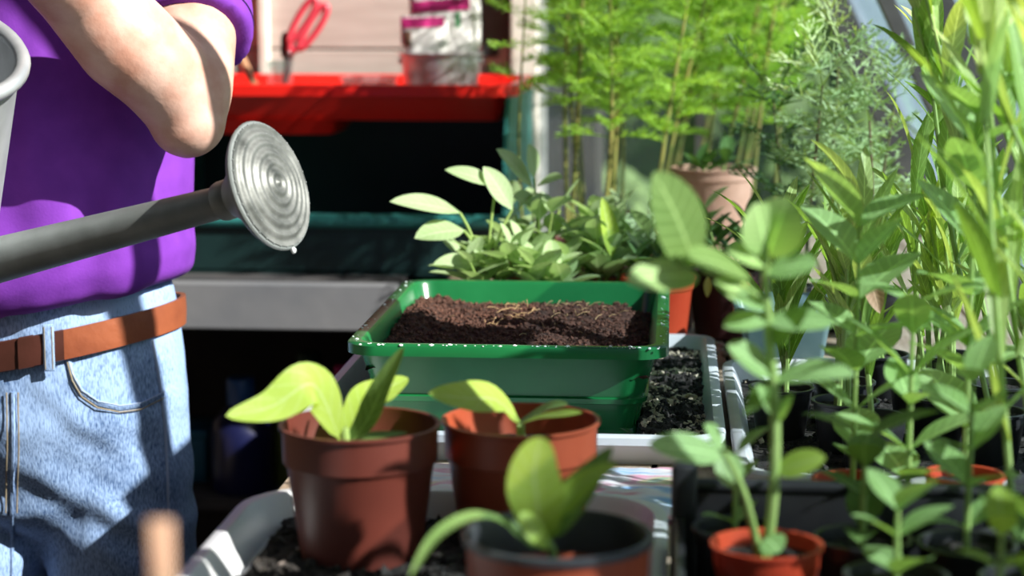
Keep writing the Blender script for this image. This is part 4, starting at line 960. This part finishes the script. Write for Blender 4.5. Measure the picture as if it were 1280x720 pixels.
# ------------------------------------------------------------------ watering can
wc = thing('watering_can', 'galvanised metal watering can with a long spout and wide round rose', 'watering can', V((-.93, 2.2, 1.05)))
rose_c = P(337, 232, 1.96)
ax = (CR*.90*math.cos(R(16)) + CU*.90*math.sin(R(16)) - CF*.44).normalized()
sp0 = P(-60, 340, 2.10); sp1 = P(272, 254, 1.985)
sdv = (sp1-sp0).normalized(); body0 = sp0 - sdv*.10
mb = MB().tube([body0, sp0, (sp0+sp1)/2, sp1, sp1+sdv*.012], [.030, .0275, .0225, .0175, .0172], 28); part('spout', mb, 'galv', wc)
Rr = 84*1.96/FPX
Mx = frame(ax, (0, 0, 1), rose_c)
prof = [(.0176, -.060), (.0185, -.052), (.020, -.048), (Rr*.5, -.030), (Rr*.93, -.008), (Rr, -.003), (Rr+.0012, .0), (Rr, .002), (Rr*.965, .0025)]
rs_ = part('rose', MB().lathe(prof, 56, Mx, caps=False), 'galv', wc)
fp = []
for i in range(49):
    f = 1-i/48; r_ = Rr*.965*f; fp.append((max(r_, 0), .0025+.010*(1-f*f)+.0013*math.cos(f*2*PI*6.0)))
part('rose_face', MB().lathe(fp, 56, Mx, caps=False), 'galv_face', rs_)
mb = MB()
for k in range(1, 6):
    rr = Rr*(.14+.165*k); nn = 7*k
    for q in range(nn): a = 2*PI*q/nn; mb.ball(Mx @ V((rr*math.cos(a), rr*math.sin(a), .0025+.010*(1-(rr/Rr)**2))), .0011, sub=1)
tag(part('rose_holes', mb, 'galv', rs_), kind='stuff')
part('water_drop', MB().ball(P(367, 313, 1.945), .0028, sub=2, sc=(1, 1, 1.3)), 'water', rs_)
part('collar', MB().lathe([(.0205, -.064), (.0215, -.060), (.0215, -.050), (.0205, -.046)], 32, Mx), 'galv', wc)
# body, tilted to pour
bax = V((.30, -.38, .87)).normalized(); Rb = .108; HB = .28
edge = CR - bax*CR.dot(bax); edge.normalize()
top_c = P(26, 92, 2.02) - edge*Rb
Mb = frame(bax, (1, 0, 0), top_c)
part('body', MB().lathe([(Rb*.95, -HB), (Rb, -HB+.004), (Rb, -HB+.02), (Rb*1.012, -HB+.024), (Rb*1.012, -HB+.03), (Rb, -HB+.034), (Rb*.98, -.03), (Rb*.98, -.004), (Rb*.95, -.004), (Rb*.95, -HB+.01), (0, -HB+.01)], 48, Mb), 'galv_light', wc)
part('rim', MB().tube([Mb @ V((Rb*math.cos(a), Rb*math.sin(a), 0)) for a in [2*PI*i/48 for i in range(48)]], .0085, 10, closed=True), 'galv_light', wc)
hp1 = [Mb @ V(p) for p in ((-.03, -Rb, 0), (-.03, -Rb*.85, .06), (-.03, 0, .105), (-.03, Rb*.85, .06), (-.03, Rb, 0))]
hp2 = [Mb @ V(p) for p in ((-Rb*.95, 0, -.03), (-Rb*1.35, 0, -.015), (-Rb*1.75, 0, -.08), (-Rb*1.6, 0, -.17), (-Rb, 0, -.22))]
part('carry_handle', MB().bez(hp1, .0095, 10, k=8), 'galv_light', wc); part('rear_handle', MB().bez(hp2, .0095, 10, k=8), 'galv_light', wc)
H1 = spline(hp1, 8); H2 = spline(hp2, 8); HG1 = H1[16]; HG2 = H2[16]

# ------------------------------------------------------------------ the person
PX, PY = -.835, 2.47
def ell(c, rx, ry, n=28, tilt=None, pw=1.0):
    out = []
    for i in range(n):
        a = 2*PI*i/n; x = math.copysign(abs(math.cos(a))**pw, math.cos(a))*rx; y = math.copysign(abs(math.sin(a))**pw, math.sin(a))*ry
        out.append(V((c[0]+x, c[1]+y, c[2]+(tilt(x, y) if tilt else 0))))
    return out
def remeshed(mb, name, voxel, smooth=4):
    me = mb.mesh(name+'_tmp', 'skin'); ob = link(name+'_tmp', me)
    md = ob.modifiers.new('r', 'REMESH'); md.mode = 'VOXEL'; md.voxel_size = voxel
    sm = ob.modifiers.new('s', 'SMOOTH'); sm.iterations = smooth; sm.factor = .5
    dg = bpy.context.evaluated_depsgraph_get(); ev = bpy.data.meshes.new_from_object(ob.evaluated_get(dg))
    bpy.data.objects.remove(ob); bpy.data.meshes.remove(me); return ev
pr = thing('person', 'person in purple t-shirt and blue jeans tilting a metal watering can', 'person', V((PX, PY, 0)))
ELB = V((.246, -.165, 1.268)); SHL = V((.205, .0, 1.44)); WRL = V((.095, -.285, 1.475))
SHR = V((-.225, 0, 1.44)); ELR = V((-.34, -.06, 1.18))
g1 = HG1-V((PX, PY, 0)); g2 = HG2-V((PX, PY, 0))
WRR = g2+V((-.05, .05, -.03)); WRL2 = g1+V((.065, .035, .045))
def hand(mb, wrist, grip, axis, thumb):     # palm, four curled fingers and a thumb closing on a bar at grip that runs along axis
    axis = V(axis).normalized(); d = (V(grip)-V(wrist)).normalized(); up = d.cross(axis).normalized()
    if up.z < 0: up = -up
    palm = V(grip)-d*.02+up*.018
    mb.loft([[p for p in [V(wrist)+(axis*math.cos(a)*.028+up*math.sin(a)*.02) for a in [2*PI*i/12 for i in range(12)]]],
             [palm+d*-.03+(axis*math.cos(a)*.040+up*math.sin(a)*.014) for a in [2*PI*i/12 for i in range(12)]],
             [palm+d*.02+(axis*math.cos(a)*.042+up*math.sin(a)*.012) for a in [2*PI*i/12 for i in range(12)]]])
    for q, ln in zip((-1.5, -.5, .5, 1.5), (.9, 1.05, 1.0, .8)):
        b = palm+axis*q*.0205+d*.018
        mb.tube([b-d*.015, b+d*.018*ln-up*.002, b+d*.030*ln-up*.022*ln, b+d*.012*ln-up*.040*ln, b-d*.010-up*.036*ln], [.0098, .0094, .009, .0082, .007], 9)
    b = palm+axis*thumb*.034-d*.020
    mb.tube([b, b+axis*thumb*.016+d*.008-up*.014, b+axis*thumb*.006+d*.020-up*.032, b-axis*thumb*.006+d*.026-up*.040], [.0125, .0115, .0102, .008], 9)
sk = MB()
sk.loft([ell((0, 0, z), a, b) for z, a, b in ((.92, .15, .105), (1.1, .175, .13), (1.3, .18, .125), (1.42, .17, .10), (1.47, .10, .075), (1.50, .062, .062), (1.56, .058, .06), (1.60, .055, .058))])
hc = V((0, -.02, 1.655))
sk.loft([ell((0, -.02+dy, z), a, b) for z, a, b, dy in ((1.535, .030, .035, -.055), (1.55, .046, .055, -.035), (1.58, .062, .078, -.015), (1.62, .072, .092, 0), (1.66, .077, .099, .002), (1.70, .078, .100, .004), (1.735, .070, .090, .006), (1.76, .05, .066, .008), (1.772, .02, .03, .01))])
sk.tube([(0, -.115, 1.672), (0, -.128, 1.648), (0, -.138, 1.628), (0, -.118, 1.618)], [.007, .010, .014, .009], 8)
sk.ball((0, -.113, 1.588), .012, sub=2, sc=(2.2, .6, .5)); sk.ball((0, -.113, 1.572), .012, sub=2, sc=(1.8, .6, .5))
for s_ in (-1, 1): sk.ball((s_*.078, .0, 1.65), .03, sub=2, sc=(.28, .6, 1))
sk.tube([SHL+V((-.03, 0, .01)), SHL, (SHL+ELB)/2+V((.004, -.004, 0)), ELB+V((0, .008, .02)), ELB], [.055, .066, .060, .054, .050], 16)
el_b = ELB+V((.0, -.002, -.012)); sk.ball(el_b, .048, sub=3)
fd = (WRL-ELB)
sk.tube([ELB+V((.0, 0, -.006)), ELB+fd*.18+V((.004, 0, .006)), ELB+fd*.4, ELB+fd*.7, WRL2*.5+WRL*.5-fd*.06, WRL2], [.047, .058, .061, .053, .037, .029], 16)
sk.tube([SHR+V((.03, 0, .01)), SHR, (SHR+ELR)/2, ELR], [.055, .064, .056, .046], 16)
sk.tube([ELR, ELR+(WRR-ELR)*.3, ELR+(WRR-ELR)*.7, WRR], [.046, .050, .038, .028], 16)
hax = (H1[17]-H1[15]).normalized(); hand(sk, WRL2, g1, hax, 1)
hax2 = (H2[17]-H2[15]).normalized(); hand(sk, WRR, g2, hax2, -1)
for s_ in (-1, 1): sk.tube([(s_*.10, 0, .95), (s_*.105, -.01, .70), (s_*.11, -.015, .48), (s_*.115, .0, .30), (s_*.115, .02, .10), (s_*.115, .02, .04)], [.075, .078, .06, .055, .042, .042], 14)
me = remeshed(sk, 'body', .0065, 5); me.materials.clear(); me.materials.append(MATS['skin']); me.polygons.foreach_set('use_smooth', [True]*len(me.polygons))
body = link('body', me, pr)
for s_ in (-1, 1):
    e = part('eye', MB().ball((s_*.031, -.104, 1.66), .0125, sub=2), 'bag_white', body, True, False); part('iris', MB().ball((s_*.031, -.1145, 1.66), .005, sub=2, sc=(1, .5, 1)), 'ink', e, True, False)
hm = MB(); hm.loft([ell((0, -.008+dy, z), a, b) for z, a, b, dy in ((1.60, .070, .075, .035), (1.65, .081, .090, .024), (1.70, .084, .100, .012), (1.735, .077, .097, .008), (1.762, .058, .075, .008), (1.782, .024, .034, .008))]); part('hair', hm, 'hair', body, True, False)
# shirt
st = MB()
st.loft([ell((0, dy, z), a, b, tilt=(lambda x, y: .20*x)) for z, a, b, dy in ((1.002, .196, .150, -.004), (1.010, .206, .163, -.005), (1.035, .214, .171, -.007), (1.10, .213, .171, -.008), (1.20, .212, .160, -.006), (1.32, .212, .148, 0), (1.40, .205, .125, 0), (1.455, .16, .10, 0), (1.49, .085, .08, 0), (1.50, .08, .075, 0))])
hem = SHL+(ELB-SHL)*.50
st.tube([SHL+V((-.06, 0, .005)), SHL+V((.0, 0, .002)), SHL+(ELB-SHL)*.3+V((.006, 0, 0)), hem+V((.006, 0, 0))], [.07, .078, .077, .078], 20)
hemr = SHR+(ELR-SHR)*.50; st.tube([SHR+V((.06, 0, .005)), SHR, hemr], [.07, .078, .080], 20)
me = remeshed(st, 'shirt', .007, 4)
def displace(me, fn):
    me.update(); nn = [q.normal.copy() for q in me.vertices]
    for q, n_ in zip(me.vertices, nn): q.co = q.co + n_*fn(q.co, n_)
def shirt_fold(p, n_):
    f = .006*noise.noise(V((p.x*9+p.z*3, p.y*9, p.z*5)))*1.2 + .003*noise.noise(V((p.x*24, p.y*24, p.z*7)))
    lo = max(0, 1-abs(p.z-1.10)/.10); f += lo*.006*math.sin(p.x*46+3*noise.noise(p*8)); return f
displace(me, shirt_fold); me.materials.clear(); me.materials.append(MATS['shirt']); me.polygons.foreach_set('use_smooth', [True]*len(me.polygons))
shirt = link('shirt', me, pr)
ad = (ELB-SHL).normalized(); Ms = frame(ad, (1, 0, 0), hem+V((.006, 0, 0))-ad*.022)
part('hem_seam', MB().tube([Ms @ V((.0785*math.cos(a), .0785*math.sin(a), 0)) for a in [2*PI*i/40 for i in range(40)]], .0011, 6, closed=True), 'shirt_seam', shirt, True, False)
# jeans
jn = MB()
jn.loft([ell((0, 0, z), a, b, tilt=(lambda x, y: .10*x*0)) for z, a, b in ((.66, .12, .04), (.70, .16, .075), (.74, .178, .115), (.80, .188, .130), (.86, .194, .148), (.92, .190, .148), (.97, .183, .142), (1.01, .178, .138), (1.03, .176, .136))])
for s_ in (-1, 1): jn.tube([(s_*.090, 0, .86), (s_*.094, -.004, .78), (s_*.100, -.008, .66), (s_*.106, -.012, .48), (s_*.115, .0, .30), (s_*.118, .01, .10), (s_*.118, .01, .03)], [.104, .104, .100, .082, .076, .072, .074], 22)
me = remeshed(jn, 'jeans', .0075, 4)
def jean_fold(p, n_):
    f = .005*noise.noise(V((p.x*7, p.y*7, p.z*14+p.x*10))) + .003*noise.noise(V((p.x*16, p.y*16, p.z*30+p.x*25)))
    lo = max(0, 1-abs(p.z-.72)/.14); f += lo*.0035*math.sin(p.z*80+p.x*36+2.5*noise.noise(p*6)); return f
displace(me, jean_fold); me.materials.clear(); me.materials.append(MATS['denim']); me.polygons.foreach_set('use_smooth', [True]*len(me.polygons))
jeans = link('jeans', me, pr)
bvh = BVHTree.FromPolygons([q.co + V((PX, PY, 0)) for q in me.vertices], [tuple(p.vertices) for p in me.polygons])
def onj(px, py, off=.001):
    d = ray(px, py).normalized(); h, n_, _, _ = bvh.ray_cast(CAM, d)
    return (h+n_*off) if h is not None else None
def seam(pts, rad, m, name, k=6, off=.001):
    q = []
    for i in range(len(pts)-1):
        for j in range(k): q.append((pts[i][0]+(pts[i+1][0]-pts[i][0])*j/k, pts[i][1]+(pts[i+1][1]-pts[i][1])*j/k))
    q.append(pts[-1]); w3 = [onj(a, b, off) for a, b in q]; w3 = [p for p in w3 if p is not None]
    if len(w3) > 2: part(name, MB().tube(w3, rad, 6, flat=.6), m, jeans)
pk = [(84, 448), (90, 470), (102, 490), (122, 504), (148, 510), (176, 506), (203, 492)]
seam(pk, .0042, 'denim', 'pocket_edge'); seam([(a, b+5) for a, b in pk], .0011, 'thread', 'pocket_stitching', off=.0035); seam([(a, b-3) for a, b in pk], .0011, 'denim_thread', 'pocket_stitching', off=.0042)
seam([(16, 490), (17, 560), (15, 640), (14, 720)], .003, 'denim', 'fly_seam'); seam([(9, 490), (10, 560), (8, 640)], .001, 'thread', 'fly_stitching', off=.003); seam([(23, 490), (24, 560), (22, 640)], .001, 'thread', 'fly_stitching', off=.003)
seam([(190, 425), (199, 480), (206, 540), (209, 600), (210, 660), (210, 719)], .0022, 'denim_thread', 'side_seam')
# belt with loops
def btz(x, y): return .30*x*.62 - .0*y
n = 64
def belt_ring(z, gro): return ell((0, 0, z-.018), .1785+gro, .1395+gro, n, tilt=btz)
rings = [belt_ring(.955, .0075), belt_ring(.955, .0125), belt_ring(.975, .0135), belt_ring(.993, .0125), belt_ring(.993, .006)]
bl = MB().loft(rings, cap=False)
bt_ = part('belt', bl, 'belt', jeans, True, False)
mb = MB().loft([[p for p in belt_ring(z, g)[40:50]] for z, g in ((.953, .012), (.955, .0155), (.975, .0165), (.993, .0155), (.995, .012))], cap=False)
def belt_piece(i0, i1, zs, grow, m, name):
    vs = []; k = i1-i0+1
    for z, g in zs: vs += [belt_ring(z, g)[i % n] for i in range(i0, i1+1)]
    fs = [(a*k+i, a*k+i+1, (a+1)*k+i+1, (a+1)*k+i) for a in range(len(zs)-1) for i in range(k-1)]
    return part(name, MB().add(vs, fs), m, bt_, True, False)
belt_piece(40, 52, ((.954, .012), (.9555, .0155), (.975, .0165), (.9925, .0155), (.994, .012)), 0, 'belt_dark', 'belt_tip')
belt_piece(49, 50, ((.953, .013), (.955, .0180), (.975, .0190), (.993, .0180), (.995, .013)), 0, 'belt_dark', 'belt_keeper')
def loop_at(i, m='denim'):
    c = belt_ring(.975, .017)[i]; nrm = V((c.x/.188**2, c.y/.138**2, 0)).normalized(); tn = V((-nrm.y, nrm.x, 0))
    M = Matrix((tn, nrm, V((0, 0, 1)))).transposed().to_4x4(); M.translation = c
    l = part('belt_loop', MB().box((0, 0, 0), (.014, .004, .060), bev=.0015), m, jeans, True, False); l.data.transform(M)
    for s_ in (-.0046, .0046):
        st_ = part('stitching', MB().box((s_, .0022, 0), (.0010, .0006, .054)), 'thread', l, False, False); st_.data.transform(M)
for i in (51, 40, 20, 10): loop_at(i)
for s_ in (-1, 1):
    part('shoe', MB().loft([ell((s_*.118, -.035+dy, z), a, b, 24) for z, a, b, dy in ((.0, .048, .135, 0), (.02, .05, .138, 0), (.045, .046, .125, .005), (.075, .040, .085, .035), (.10, .038, .05, .05))]), 'shoe', pr, True, False)
